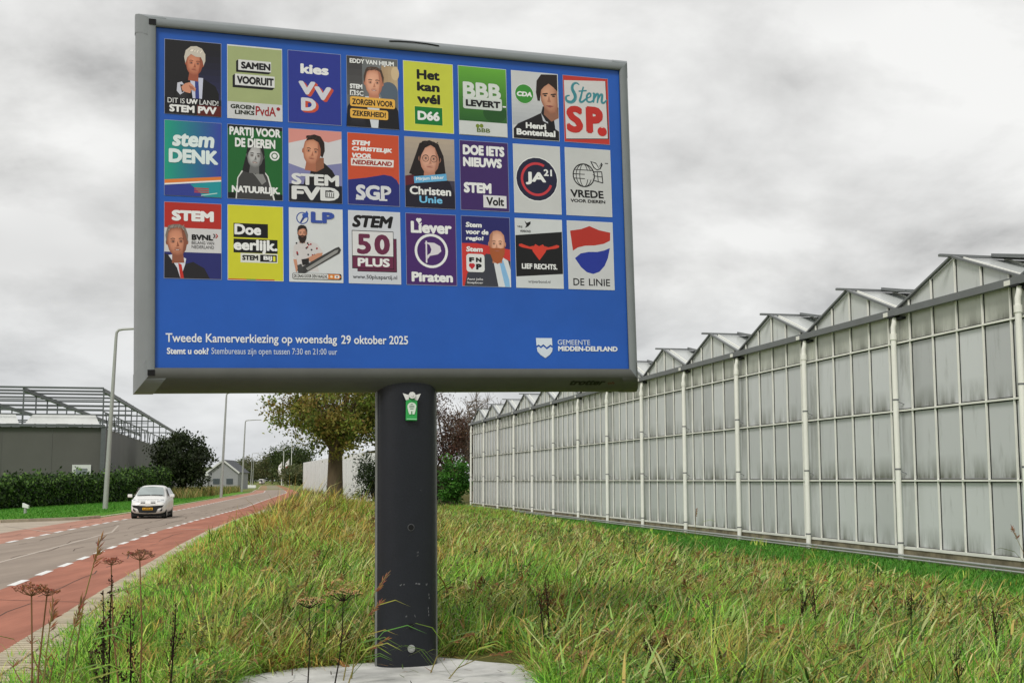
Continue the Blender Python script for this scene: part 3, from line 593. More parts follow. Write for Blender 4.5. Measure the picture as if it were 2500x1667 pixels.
# ------------------------------------------------------------------ the twenty-four posters
SKIN, SKIN2 = (214, 160, 132), (182, 122, 98)
def head(p, cx, cy, wd, hair, style='short', skin=SKIN, shade=SKIN2, tilt=0.0, beard=None, glasses=False, smile=True, side=1, hs=1.0):
    """a plain printed face: cx, cy is its centre, wd its half width"""
    k = p.asp(); h = wd*1.42*k*hs
    def q(x, y):
        a = R(tilt); return (cx+wd*(x*math.cos(a)-y*1.42*hs*math.sin(a)), cy+k*wd*(x*math.sin(a)+y*1.42*hs*math.cos(a)))
    def e(x, y, rx, ry, c, n=14): p.poly([q(x+rx*math.cos(2*math.pi*i/n), y+ry*math.sin(2*math.pi*i/n)) for i in range(n)], c)
    dk = tuple(int(c*.72) for c in shade)
    if style == 'long':
        p.poly([q(x, y) for x, y in ((-.75, -1.05), (-.2, -1.28), (.45, -1.22), (.95, -.8), (1.18, 0), (1.3, .8), (1.35, 1.5), (.7, 1.55), (-.75, 1.55), (-1.45, 1.45), (-1.3, .7), (-1.12, 0), (-1.05, -.6))], hair)
    p.poly([q(x, y) for x, y in ((-.5, .5), (.5, .5), (.62, 1.55), (-.62, 1.55))], shade)
    for s in (-1, 1): e(s*1.0, .02, .13, .2, shade)
    out = [(-1, -.25), (-.97, .2), (-.82, .62), (-.5, .95), (0, 1.06), (.5, .95), (.82, .62), (.97, .2), (1, -.25), (.9, -.72), (.5, -1.02), (0, -1.1), (-.5, -1.02), (-.9, -.72)]
    p.fan([q(*o) for o in out], tuple(min(255, int(c*1.07)+4) for c in skin), shade, q(-side*.28, -.2), .62)
    p.fan([q(*o) for o in ((side*.5, -.98), (side*.9, -.72), (side*1, -.25), (side*.97, .2), (side*.82, .62), (side*.5, .95), (side*.62, .4), (side*.68, -.1))], shade, tuple(int(.6*u+.4*v) for u, v in zip(shade, dk)), q(side*.66, .1), .5)
    for s in (-1, 1): p.fan([q(s*.42+.26*math.cos(R(i*45)), -.03+.15*math.sin(R(i*45))) for i in range(8)], shade, tuple(int((u+2*v)/3) for u, v in zip(shade, skin)), q(s*.36, -.06), .5)
    p.fan([q(x, y) for x, y in ((-.28, .42), (.28, .42), (.45, .5), (0, .5), (-.45, .5))], shade, skin, q(0, .46), .5)
    if beard:
        p.poly([q(x, y) for x, y in ((-.98, .05), (-.8, .32), (-.45, .36), (0, .3), (.45, .36), (.8, .32), (.98, .05), (.92, .8), (.55, 1.4), (0, 1.62), (-.55, 1.4), (-.92, .8))], beard)
    for s in (-1, 1):
        p.poly([q(x, y) for x, y in ((s*.18, -.24), (s*.42, -.285), (s*.64, -.22), (s*.63, -.17), (s*.42, -.22), (s*.18, -.17))], tuple(int(.5*(u*.6+v)) for u, v in zip(hair, dk)) if sum(hair) < 450 else dk)
        e(s*.4, -.02, .16, .055, tuple(int(.55*u+.45*v) for u, v in zip((206, 188, 176), shade))); e(s*.4, -.02, .085, .06, (62, 46, 42), 8)
    p.poly([q(x, y) for x, y in ((side*.04, -.05), (side*.2, .33), (-side*.14, .36), (-side*.05, .3))], shade)
    p.poly([q(x, y) for x, y in ((-.34, .56), (0, .52), (.34, .56), (.2, .64 if smile else .6), (-.2, .64 if smile else .6))], tuple(int(.5*(u+v)) for u, v in zip((150, 74, 70), shade)))
    if smile: p.poly([q(x, y) for x, y in ((-.22, .575), (.22, .575), (.12, .62), (-.12, .62))], (226, 214, 206))
    if glasses:
        for s in (-1, 1): p.ring(*q(s*.42, -.02), wd*.32, wd*.05, (88, 66, 54), n=14)
    if style == 'short': p.poly([q(x, y) for x, y in ((-1.06, .0), (-1.14, -.6), (-.85, -1.15), (-.3, -1.36), (.35, -1.34), (.9, -1.08), (1.14, -.55), (1.06, .0), (.92, -.35), (.75, -.75), (.2, -.82), (-.4, -.7), (-.85, -.5), (-.94, -.2))], hair)
    if style == 'full': p.poly([q(x, y) for x, y in ((-1.08, .1), (-1.28, -.45), (-1.15, -1.05), (-.6, -1.45), (.1, -1.55), (.75, -1.4), (1.2, -.95), (1.26, -.35), (1.08, .1), (.95, -.3), (.7, -.62), (.1, -.6), (-.5, -.78), (-.9, -.45))], hair)
    if style == 'thin': p.poly([q(x, y) for x, y in ((-1.05, .1), (-1.13, -.5), (-.9, -1.05), (-.35, -1.28), (.35, -1.28), (.9, -1.05), (1.13, -.5), (1.05, .1), (.93, -.4), (.72, -.92), (.2, -1.06), (-.3, -1.05), (-.75, -.9), (-.93, -.4))], hair)
    if style == 'long': p.poly([q(x, y) for x, y in ((-1.05, .35), (-1.08, -.5), (-.7, -1.1), (0, -1.28), (.7, -1.1), (1.08, -.5), (1.05, .35), (.88, -.2), (.5, -.82), (.05, -.98), (-.5, -.75), (-.88, -.2))], hair)
    if style == 'tied': p.poly([q(x, y) for x, y in ((-.8, -.78), (-.55, -1.2), (.05, -1.38), (.75, -1.3), (1.25, -.85), (1.38, -.2), (1.2, .35), (.98, .25), (.92, -.3), (.62, -.8), (.0, -.98), (-.5, -.88))], hair)
    if style != 'none':
        hi, lo = tuple(min(255, int(c*1.15)+12) for c in hair), tuple(int(c*.86) for c in hair)
        p.fan([q(-.35+.5*math.cos(R(i*36)), -1.12+.13*math.sin(R(i*36))) for i in range(10)], hi, hair, q(-.4, -1.12), .5)
        for x0, x1 in ((-.8, -.5), (-.3, -.1), (.2, .35), (.6, .8)): p.line([q(x0, -.98), q((x0+x1)/2, -1.16), q(x1, -1.22)], wd*.07, lo if x0 < 0 else hi)
def bust(p, cx, y0, wd, y1, suit, shirt=None, tie=None, slope=.12):
    p.poly([(cx-wd*.32, y0), (cx+wd*.32, y0), (cx+wd*.85, y0+slope*.75), (cx+wd, y0+slope*1.6), (cx+wd*1.04, y1), (cx-wd*1.04, y1), (cx-wd, y0+slope*1.6), (cx-wd*.85, y0+slope*.75)], suit)
    p.fan([(cx-wd*.95, y0+slope*1.7), (cx-wd*.3, y0+slope*.7), (cx-wd*.25, y1), (cx-wd*.9, y1)], tuple(int(c*1.5)+10 for c in suit), suit, (cx-wd*.62, y0+slope*2.2), .5)
    if shirt: p.poly([(cx-wd*.3, y0-.01), (cx+wd*.3, y0-.01), (cx+wd*.2, y1), (cx-wd*.06, y1)], shirt)
    if tie: p.poly([(cx-wd*.07, y0+.04), (cx+wd*.09, y0+.04), (cx+wd*.16, y1), (cx-wd*.02, y1)], tie)
DESC = []
def poster(i, desc, bg, fn, edge=(206, 210, 214)):
    c, r = i % 8, i//8
    p = Print(B(c*PP, -r*RP, 0), BU, BV, BN, PW, PH, .003)
    p.rect(-.008, -.006, 1.008, 1.006, edge); p.rect(0, 0, 1, 1, bg)
    sheet = p.mb.build('poster', M_print, board); sheet['label'] = desc; p.mb = MB()
    p.port = lambda: (p.mb.build('portrait', M_print, sheet), setattr(p, 'mb', MB()))
    p.pic = lambda: (p.mb.build('artwork', M_print, sheet), setattr(p, 'mb', MB()))
    p.par = p.sheet = sheet; fn(p)
    if p.mb.f: p.mb.build('artwork', M_print, sheet)
BLK, WHT, LG = (22, 22, 24), (238, 240, 240), (204, 206, 206)
def grad(p, x0, y0, x1, y1, ca, cb, n=12, vert=True):
    for k in range(n):
        t = (k+.5)/n; c = tuple(lerp(a, b, t) for a, b in zip(ca, cb))
        if vert: p.rect(x0, lerp(y0, y1, k/n), x1, lerp(y0, y1, (k+1)/n), c)
        else: p.rect(lerp(x0, x1, k/n), y0, lerp(x0, x1, (k+1)/n), y1, c)
def f1(p):
    grad(p, .55, .1, 1, .8, (30, 29, 34), (46, 48, 92), 8); p.pic()
    bust(p, .56, .5, .40, 1, (26, 26, 28), (206, 210, 230), (56, 68, 140), .12)
    head(p, .525, .30, .150, (208, 200, 188), 'full', (206, 138, 108), (164, 92, 70), 4, smile=False)
    p.poly([(.22, .58), (.30, .56), (.36, .62), (.34, .70), (.27, .74), (.21, .69)], (206, 208, 222)); p.poly([(.27, .6), (.34, .6), (.36, .68), (.3, .71)], (24, 24, 26))
    p.poly([(.29, .63), (.36, .58), (.44, .56), (.5, .6), (.55, .64), (.54, .68), (.47, .66), (.45, .71), (.37, .7), (.31, .68)], (214, 150, 122)); p.poly([(.42, .6), (.5, .62), (.53, .66), (.45, .65)], (176, 112, 88)); p.port()
    p.rect(0, .775, 1, 1, (28, 27, 30)); p.rect(.57, .86, 1, 1, (92, 30, 26)); p.pic(); p.text('DIT IS', .05, .787, .35, .855, WHT, .0); p.text('UW', .385, .787, .58, .855, WHT, .05); p.text('LAND!', .615, .787, .95, .855, WHT, .0)
    p.text('STEM PVV', .08, .875, .92, .975, WHT, .055)
def f2(p):
    p.rect(0, .775, 1, 1, (212, 214, 216)); p.rect(.0, .0, 1, .012, (226, 230, 226))
    p.poly([(.155, .215), (.20, .19), (.20, .335), (.80, .335), (.755, .365), (.155, .365)], BLK); p.rect(.195, .19, .80, .335, (222, 224, 224))
    p.poly([(.09, .42), (.14, .39), (.14, .545), (.865, .545), (.82, .58), (.09, .58)], BLK); p.rect(.135, .39, .865, .545, (222, 224, 224)); p.pic()
    p.text('SAMEN', .245, .215, .79, .315, BLK, .06); p.text('VOORUIT', .17, .415, .85, .525, BLK, .06)
    p.text('GROEN', .05, .81, .49, .87, (40, 46, 32), .05); p.text('LINKS', .13, .885, .49, .945, (40, 46, 32), .05); p.text('PvdA', .51, .815, .885, .945, (158, 30, 36), .02); p.ell(.93, .835, .035, .025, (158, 30, 36))
def f3(p):
    p.text('kies', .23, .17, .77, .31, WHT, .05)
    for t, x0, y0, x1, y1 in (('V', .19, .415, .515, .605), ('V', .49, .475, .815, .665), ('D', .235, .645, .525, .83)):
        p.par = None
        for k in range(6): p.text(t, x0+.05*(6-k)/6, y0+.024*(6-k)/6, x1+.05*(6-k)/6, y1+.024*(6-k)/6, (206, 84, 62), .06)
    p.pic(); p.par = p.sheet
    for t, x0, y0, x1, y1 in (('V', .19, .415, .515, .605), ('V', .49, .475, .815, .665), ('D', .235, .645, .525, .83)): p.text(t, x0, y0, x1, y1, (216, 218, 226), .06)
def f4(p):
    grad(p, .0, 0, .3, .55, (66, 64, 66), (92, 92, 92), 6); grad(p, .3, 0, .68, .6, (110, 114, 116), (128, 130, 132), 5, False); grad(p, .68, .1, 1, .45, (176, 148, 116), (198, 176, 142), 5, False)
    p.ell(.82, .47, .18, .14, (90, 104, 120)); p.ell(.95, .2, .08, .1, (214, 190, 152)); p.pic()
    bust(p, .5, .57, .5, 1, (28, 28, 34), (216, 222, 230), None, .1); p.poly([(.41, .57), (.5, .66), (.44, .68)], WHT); p.poly([(.68, .57), (.55, .66), (.62, .68)], WHT)
    head(p, .525, .36, .175, (84, 66, 56), 'thin', (224, 170, 142), (196, 130, 104)); p.port()
    p.text('EDDY VAN HIJUM', .055, .035, .93, .12, WHT, .05, 0, .0); p.text('STEM', .055, .395, .30, .465, WHT, .06)
    p.rect(.055, .485, .165, .56, WHT); p.text('n', .08, .50, .14, .555, (40, 40, 42), .05); p.text('SC', .18, .49, .32, .56, WHT, .03)
    p.rrect(.055, .575, .94, .715, .04, (238, 184, 82)); p.rrect(.055, .745, .80, .88, .04, (238, 184, 82))
    p.text('ZORGEN VOOR', .095, .605, .90, .69, (26, 24, 22), .04); p.text('ZEKERHEID!', .095, .772, .755, .85, (26, 24, 22), .04)
def f5(p):
    p.text('Het', .265, .105, .735, .25, BLK, .05); p.text('kan', .265, .285, .73, .42, BLK, .05); p.text('wél', .265, .455, .735, .60, BLK, .05)
    p.rect(.2, .635, .79, .91, (226, 226, 96)); p.rect(.215, .645, .775, .9, (22, 122, 54)); p.pic(); p.text('D66', .27, .705, .72, .84, WHT, .05)
def f6(p):
    grad(p, 0, 0, 1, .82, (108, 178, 62), (44, 96, 44), 30); p.ell(.75, .66, .25, .14, (40, 86, 40)); p.rect(0, .8, 1, 1, (212, 216, 216)); p.pic()
    p.rrect(.085, .44, .90, .62, .04, (208, 216, 212)); p.text('BBB', .085, .225, .885, .46, (220, 226, 222), .045); p.rect(.12, .44, .86, .47, (220, 226, 222))
    p.text('LEVERT', .14, .485, .87, .585, BLK, .06); p.rect(.915, .545, .985, .565, WHT)
    p.ell(.38, .865, .04, .03, (120, 140, 50)); p.ell(.46, .86, .04, .03, (120, 140, 50)); p.text('BBB', .36, .895, .64, .955, (92, 112, 44), .03)
def f7(p):
    grad(p, 0, .3, 1, .8, (214, 216, 218), (176, 180, 186), 8); p.pic()
    p.poly([(.02, 1), (.02, .86), (.12, .78), (.38, .69), (.62, .6), (.66, .5), (1, .5), (1, 1)], (32, 30, 34)); p.poly([(.62, .6), (.72, .72), (.84, .74), (1, .64), (1, .86), (.86, .8), (.8, .76), (.66, .72)], (198, 202, 212)); p.poly([(.76, .72), (.9, .7), (.94, .92), (.82, .92)], (24, 22, 26))
    p.poly([(.7, .45), (.98, .45), (1, .66), (.84, .72), (.68, .62)], (150, 104, 84))
    p.fan([(.60, .2), (.8, .1), (.985, .1), (.99, .5), (.93, .58), (.82, .6), (.7, .53), (.63, .42)], (222, 168, 138), (160, 106, 84), (.74, .3), .6)
    p.poly([(.55, .42), (.52, .3), (.54, .12), (.64, .02), (.99, .005), (.99, .26), (.9, .2), (.8, .15), (.7, .2), (.63, .26), (.6, .42)], (44, 34, 30))
    for x in (.66, .84): p.poly([(x, .305), (x+.11, .29), (x+.12, .31), (x, .325)], (50, 38, 34)); p.ell(x+.06, .335, .035, .012, (44, 36, 34))
    p.poly([(.8, .33), (.84, .43), (.76, .43)], (176, 120, 96)); p.poly([(.72, .485), (.82, .475), (.9, .485), (.82, .51)], (150, 84, 78)); p.port()
    p.ell(.265, .335, .205, .148, (232, 236, 234)); p.ell(.265, .335, .195, .141, (62, 146, 56)); p.text('CDA', .105, .30, .43, .375, WHT, .06, .15)
    p.text('Henri', .28, .755, .72, .845, WHT, .05); p.text('Bontenbal', .08, .855, .92, .95, WHT, .05)
def f8(p):
    p.poly([(.03, .085), (.955, .045), (.985, .92), (.045, .965)], BLK); p.poly([(.02, .075), (.945, .035), (.965, .91), (.035, .955)], (216, 214, 214)); p.pic()
    tc = (62, 140, 152)
    def curve(pts, t0, t1, c=tc):
        P = []
        for i in range(len(pts)-1):
            p0, p1, p2, p3 = pts[max(i-1, 0)], pts[i], pts[i+1], pts[min(i+2, len(pts)-1)]
            for k in range(5):
                t = k/5; P.append(tuple(.5*((2*b)+(c_-a)*t+(2*a-5*b+4*c_-d)*t*t+(-a+3*b-3*c_+d)*t**3) for a, b, c_, d in zip(p0, p1, p2, p3)))
        P.append(pts[-1])
        for i in range(len(P)-1): p.line([P[i], P[i+1]], lerp(t0, t1, math.sin(math.pi*(i+.5)/len(P))), c)
    curve([(.36, .13), (.30, .10), (.22, .13), (.20, .2), (.25, .27), (.26, .34), (.18, .40), (.07, .385), (.06, .32), (.14, .30)], .02, .075)
    curve([(.45, .15), (.39, .30), (.36, .38), (.42, .38), (.5, .33)], .03, .05); curve([(.34, .225), (.52, .205)], .03, .03)
    curve([(.5, .33), (.6, .29), (.6, .24), (.53, .27), (.52, .36), (.6, .375), (.68, .33)], .02, .045)
    curve([(.66, .25), (.69, .24), (.66, .38)], .03, .05); curve([(.67, .34), (.74, .25), (.78, .25), (.75, .38)], .025, .05); curve([(.76, .34), (.83, .25), (.87, .25), (.85, .36), (.9, .37), (.97, .32)], .025, .05)
    p.text('S', .05, .45, .42, .86, (196, 50, 44), .05); p.text('P', .48, .44, .87, .85, (196, 50, 44), .07); p.ell(.84, .81, .105, .072, (200, 46, 42))
    for a in (20, 80, 150, 210, 280): p.poly([(.84, .745), (.84+.05*math.cos(R(a)), .742+.02*math.sin(R(a))), (.85, .755)], (232, 222, 216))
def f9(p):
    grad(p, 0, 0, 1, .80, (34, 164, 132), (58, 74, 166), 36, False); p.poly([(0, .87), (1, .76), (1, 1), (0, 1)], (52, 66, 150)); p.poly([(.45, .84), (1, .775), (1, 1), (.7, 1)], (34, 150, 160)); p.poly([(.0, .795), (1, .72), (1, .765), (0, .845)], (228, 130, 62)); p.poly([(0, .845), (1, .765), (1, .785), (0, .865)], WHT)
    for k in range(3): p.rect(.52, .885+k*.025, .78, .9+k*.025, (190, 74, 64))
    p.line([(.64, .985), (.93, .945)], .016, (190, 226, 220)); p.pic()
    p.text('stem', .13, .165, .88, .345, (226, 240, 240), .045, .12); p.text('DENK', .07, .375, .95, .565, (226, 240, 240), .06)
def f10(p):
    p.rect(0, 0, 1, .05, (22, 30, 24)); p.rect(0, .92, 1, 1, (18, 28, 22)); p.pic()
    p.poly([(.14, 1), (.17, .72), (.25, .62), (.38, .57), (.62, .57), (.74, .68), (.86, 1)], (224, 226, 224)); p.poly([(.16, 1), (.19, .72), (.27, .63), (.4, .58), (.62, .58), (.72, .69), (.83, 1)], (66, 66, 66)); p.poly([(.4, .6), (.5, .66), (.62, .62), (.7, .75), (.62, .8), (.52, .7)], (140, 140, 140))
    head(p, .5, .41, .15, (34, 34, 34), 'long', (186, 186, 186), (112, 112, 112), 4, smile=True); p.port()
    p.text('PARTIJ VOOR', .03, .025, .97, .175, WHT, .05); p.text('DE DIEREN', .13, .175, .87, .30, WHT, .05)
    p.ring(.855, .395, .075, .03, WHT); p.ell(.855, .395, .04, .03, WHT); p.text('NATUURLIJK.', .07, .825, .95, .945, WHT, .06)
def f11(p):
    p.poly([(0, 0), (1, 0), (1, .1), (.75, .16), (.4, .12), (0, .2)], (222, 150, 142)); p.poly([(0, .48), (.35, .56), (.7, .48), (1, .44), (1, .78), (0, .78)], (132, 134, 180)); p.pic()
    p.poly([(.42, .52), (.62, .42), (.82, .55), (.95, .72), (1, 1), (.2, 1), (.3, .68), (.4, .6)], (30, 28, 30)); p.poly([(.4, .38), (.66, .38), (.66, .52), (.52, .58), (.42, .55)], (150, 98, 74))
    head(p, .44, .30, .17, (44, 30, 26), 'tied', (212, 152, 122), (176, 112, 86), 6, smile=False); p.port()
    p.rect(0, .76, 1, 1, (28, 30, 38)); p.text('STEM', .045, .61, .95, .77, (226, 228, 228), .05); p.text('FVD', .045, .785, .95, .975, (226, 228, 228), .05)
    p.rect(.70, .845, .855, .93, (226, 228, 228)); p.poly([(.69, .85), (.775, .82), (.86, .85)], BLK)
    for x in (.71, .752, .794, .832): p.rect(x, .86, x+.014, .915, BLK)
    p.rect(.7, .918, .85, .93, BLK)
def f12(p):
    p.poly([(0, .66), (.35, .62), (.7, .565), (.85, .58), (.95, .63), (1, .70), (1, 1), (0, 1)], (40, 46, 122)); p.pic()
    p.text('STEM', .08, .10, .44, .17, WHT, .06, .15); p.text('CHRISTELIJK', .08, .19, .87, .265, WHT, .06, .15); p.text('VOOR', .08, .28, .455, .35, WHT, .06, .15)
    p.poly([(.06, .355), (.90, .35), (.89, .455), (.06, .46)], (236, 230, 226)); p.text('NEDERLAND', .085, .375, .865, .44, (156, 44, 30), .05, .15)
    p.text('SGP', .15, .72, .84, .93, (220, 222, 228), .05); p.rect(.145, .91, .3, .935, (220, 222, 228)); p.rect(.60, .91, .76, .935, (220, 222, 228)); p.poly([(.7, .765), (.79, .795), (.7, .83)], (36, 40, 84))
def f13(p):
    grad(p, 0, 0, 1, .62, (186, 170, 152), (150, 142, 138), 8); grad(p, 0, .6, 1, 1, (70, 66, 84), (30, 30, 46), 6); p.pic()
    p.poly([(.0, .56), (.2, .53), (.45, .58), (.75, .55), (.9, .62), (.95, .72), (1, .8), (1, 1), (0, 1)], (34, 30, 46)); p.poly([(0, .56), (.18, .54), (.22, .66), (0, .7)], (96, 32, 44))
    p.poly([(.08, .52), (.2, .28), (.3, .08), (.5, .03), (.68, .08), (.78, .25), (.82, .52), (.6, .58), (.3, .58)], (36, 28, 28))
    head(p, .50, .30, .20, (36, 28, 28), 'long', (214, 162, 140), (188, 132, 110), 2, glasses=True, smile=False); p.port()
    p.poly([(.17, .565), (.83, .5), (.84, .6), (.18, .66)], (104, 178, 224)); p.text('Mirjam Bikker', .215, .575, .78, .635, (232, 240, 244), .03, 0, -.045)
    p.text('Christen', .085, .70, .92, .82, WHT, .035); p.text('Unie', .275, .835, .74, .935, (120, 198, 240), .03)
def f14(p):
    p.text('DOE IETS', .06, .055, .93, .205, WHT, .065); p.text('NIEUWS', .06, .235, .87, .375, WHT, .065); p.text('STEM', .065, .60, .64, .755, WHT, .065)
    p.rect(.465, .775, .95, .955, (224, 224, 228)); p.text('Volt', .525, .80, .90, .925, BLK, .04)
def f15(p):
    p.ell(.49, .50, .455, .33, (238, 240, 240)); p.ell(.49, .50, .44, .318, (36, 36, 62)); p.ring(.49, .5, .32, .05, (206, 62, 70), 20, 300); p.pic()
    p.text('JA', .25, .395, .69, .585, WHT, .045); p.text('21', .64, .345, .82, .445, WHT, .035)
def f16(p):
    g = (26, 26, 28); p.ring(.40, .40, .235, .025, g)
    for r in (.09, .17): 
        for s in (-1, 1):
            pts = [(.40+s*r*math.cos(R(a)), .40+.235*p.asp()*math.sin(R(a))) for a in range(-90, 91, 18)]; p.line(pts, .016, g)
    for y, q in ((.32, .21), (.385, .235), (.45, .215)): p.line([(.40-q, y), (.40+q, y)], .016, g)
    p.rect(.42, .33, .60, .46, (204, 206, 206)); p.line([(.62, .34), (.8, .33), (.82, .5), (.63, .47)], .02, g); p.line([(.7, .34), (.72, .49)], .016, g); p.line([(.62, .4), (.81, .41)], .016, g)
    p.poly([(.55, .18), (.68, .2), (.74, .27), (.80, .19), (.83, .22), (.78, .29), (.70, .315), (.62, .28)], g); p.poly([(.585, .195), (.67, .215), (.735, .28), (.8, .215), (.76, .28), (.7, .3), (.64, .27)], (212, 214, 214)); p.line([(.88, .2), (.95, .2)], .016, g); p.pic()
    p.text('VREDE', .09, .62, .83, .735, BLK, .035, -.05); p.text('VOOR DIEREN', .09, .76, .86, .81, BLK, .04)
def f17(p):
    p.rect(0, 0, 1, .335, (184, 48, 40)); p.rect(0, .335, 1, .655, (212, 212, 214)); p.rect(0, .655, 1, 1, (42, 46, 112)); p.pic()
    p.poly([(0, .68), (.12, .7), (.32, .82), (.5, .78), (.7, .86), (.8, 1), (0, 1)], (38, 36, 40)); p.poly([(.07, .7), (.2, .68), (.38, .74), (.36, .82), (.28, 1), (.22, .86)], (220, 224, 234)); p.poly([(.24, .8), (.3, .82), (.34, 1), (.28, 1)], (198, 50, 42))
    head(p, .22, .52, .175, (128, 118, 110), 'thin', (212, 146, 116), (150, 92, 70), -3); p.port()
    p.text('STEM', .125, .10, .87, .245, WHT, .07); p.text('BVNL', .475, .415, .855, .49, BLK, .055); p.line([(.86, .40), (.89, .425), (.86, .455)], .018, (60, 50, 56)); p.line([(.9, .40), (.935, .425), (.9, .455)], .018, (184, 54, 50))
    p.text('BELANG VAN', .475, .505, .87, .545, (52, 52, 56), .0); p.text('NEDERLAND', .475, .56, .87, .60, (52, 52, 56), .0)
def f18(p):
    p.rect(0, .985, .33, 1, (196, 66, 46)); p.rect(.33, .985, .5, 1, (60, 130, 70)); p.rect(.5, .985, .84, 1, (196, 66, 46))
    p.rect(.10, .24, .725, .43, BLK); p.rect(.10, .45, .90, .635, BLK); p.rect(.225, .64, .90, .765, (226, 228, 220)); p.rect(.58, .655, .885, .75, BLK); p.pic()
    p.text('Doe', .115, .25, .60, .395, WHT, .045); p.text('eerlijk.', .10, .455, .90, .645, WHT, .045); p.text('STEM', .255, .665, .545, .735, BLK, .06); p.text('BIJ', .64, .67, .80, .74, WHT, .05); p.text('1', .815, .67, .86, .74, (226, 226, 70), .05)
def f19(p):
    p.ring(.245, .135, .105, .02, (52, 80, 156)); p.poly([(.20, .19), (.25, .12), (.29, .135), (.22, .205)], (52, 70, 140)); p.poly([(.25, .12), (.24, .08), (.30, .06), (.33, .03), (.36, .07), (.35, .12), (.29, .135)], (58, 92, 178)); p.pic()
    p.poly([(.06, .66), (.08, .52), (.18, .45), (.36, .44), (.52, .48), (.62, .58), (.60, .62), (.52, .62), (.5, .72), (.55, .86), (.10, .86), (.14, .7)], (214, 210, 210))
    rr = random.Random(8)
    for k in range(26):
        x, y = rr.uniform(.08, .56), rr.uniform(.47, .66)
        if .18 < x < .3: continue
        p.ell(x, y, .018, .014, rr.choice([(164, 40, 46), (40, 38, 42), (150, 60, 60), (60, 60, 66)]), n=6)
    p.poly([(.07, .7), (.13, .7), (.16, .84), (.12, .88)], (206, 148, 120)); p.poly([(.3, .69), (.52, .61), (.62, .6), (.6, .66), (.4, .73)], (206, 148, 120))
    p.poly([(.14, .84), (.86, .53), (.93, .51), (.97, .55), (.94, .60), (.3, .88), (.18, .9)], (60, 60, 60)); p.poly([(.3, .82), (.86, .56), (.92, .55), (.9, .59), (.34, .85)], (150, 150, 148)); p.poly([(.22, .70), (.36, .68), (.36, .76), (.24, .78)], (40, 38, 38)); p.poly([(.14, .78), (.22, .76), (.26, .86), (.16, .9)], (70, 70, 70))
    head(p, .24, .345, .082, (40, 32, 30), 'short', (206, 150, 124), (170, 116, 92), 0, beard=(46, 34, 30), smile=False); p.port()
    p.rrect(.05, .885, .97, .965, .03, BLK); p.rrect(.06, .89, .72, .96, .025, (226, 228, 228)); p.poly([(.72, .89), (.92, .89), (.965, .925), (.92, .96), (.72, .96)], (222, 132, 58)); p.rect(.84, .905, .93, .945, WHT); p.ell(.78, .925, .025, .018, (240, 220, 190)); p.ell(.885, .925, .015, .011, BLK)
    p.text('DE ZAAG DOOR DEN HAAG.NL', .075, .902, .705, .948, (40, 38, 36), .035); p.text('LP', .40, .04, .85, .195, (58, 84, 168), .055)
def f20(p):
    p.poly([(.87, .37), (.93, .37), (.93, .84), (.16, .84), (.16, .79), (.87, .79)], BLK); p.poly([(.87, .38), (.92, .38), (.92, .83), (.17, .83), (.17, .79), (.87, .79)], (104, 42, 72)); p.rect(.06, .27, .87, .8, BLK); p.rect(.07, .28, .86, .62, (224, 224, 226)); p.rect(.07, .63, .86, .79, (110, 44, 76)); p.pic()
    p.text('STEM', .065, .055, .87, .23, BLK, .055, .2); p.text('5', .155, .315, .43, .6, (108, 44, 74), .04); p.text('0', .49, .315, .80, .6, (108, 44, 74), .05); p.text('PLUS', .165, .65, .79, .77, WHT, .045)
    p.text('www.50pluspartij.nl', .07, .885, .93, .955, (40, 40, 44), .015)
def f21(p):
    p.ring(.5, .52, .31, .05, WHT); p.rect(.385, .38, .415, .69, (226, 222, 230)); p.line([(.37, .415), (.43, .415)], .018, (226, 222, 230))
    p.poly([(.415, .40), (.56, .405), (.68, .45), (.70, .52), (.63, .565), (.47, .59), (.42, .64), (.415, .585), (.48, .55), (.5, .5), (.47, .44), (.415, .415)], (222, 218, 226)); p.pic()
    p.text('Liever', .095, .105, .92, .275, WHT, .05); p.rect(.215, .085, .30, .135, (74, 40, 108)); p.ell(.235, .085, .032, .023, WHT); p.ell(.28, .085, .032, .023, WHT); p.poly([(.205, .092), (.31, .092), (.258, .14)], WHT)
    p.text('Piraten', .095, .82, .925, .96, WHT, .05)
def f22(p):
    p.poly([(0, .39), (.3, .385), (.7, .43), (1, .46), (1, 1), (0, 1)], (206, 58, 54)); p.pic()
    p.poly([(.04, 1), (.1, .82), (.3, .66), (.5, .53), (.62, .54), (.85, .58), (1, .63), (1, 1)], (62, 64, 74)); p.poly([(.64, .6), (.8, .56), (.95, .62), (1, .75), (1, 1), (.74, 1)], (222, 226, 230)); p.poly([(.76, .62), (.85, .62), (.97, .9), (.98, 1), (.88, 1)], (140, 190, 232))
    head(p, .73, .385, .165, (200, 150, 124), 'none', (226, 176, 150), (196, 138, 112), 0, beard=(172, 92, 52), smile=False, side=-1, hs=1.05); p.port()
    for t, x1, y in (('Stem', .42, .085), ('voor de', .555, .185), ('regio!', .45, .285)): p.text(t, .085, y, x1, y+.075, WHT, .05, .08)
    p.text('Stem', .085, .435, .43, .51, WHT, .05, .08); p.rrect(.085, .54, .46, .80, .06, (230, 232, 232))
    p.text('F', .14, .59, .25, .66, BLK, .08); p.text('N', .28, .59, .40, .66, BLK, .08); p.text('P', .28, .68, .40, .765, BLK, .08); p.ell(.175, .705, .04, .03, (196, 44, 52)); p.ell(.22, .705, .04, .03, (196, 44, 52)); p.poly([(.137, .715), (.258, .715), (.198, .765)], (196, 44, 52))
    p.text('Aant Jelle', .09, .885, .42, .925, (222, 222, 226), .02); p.text('Soepboer', .09, .935, .42, .975, (222, 222, 226), .02)
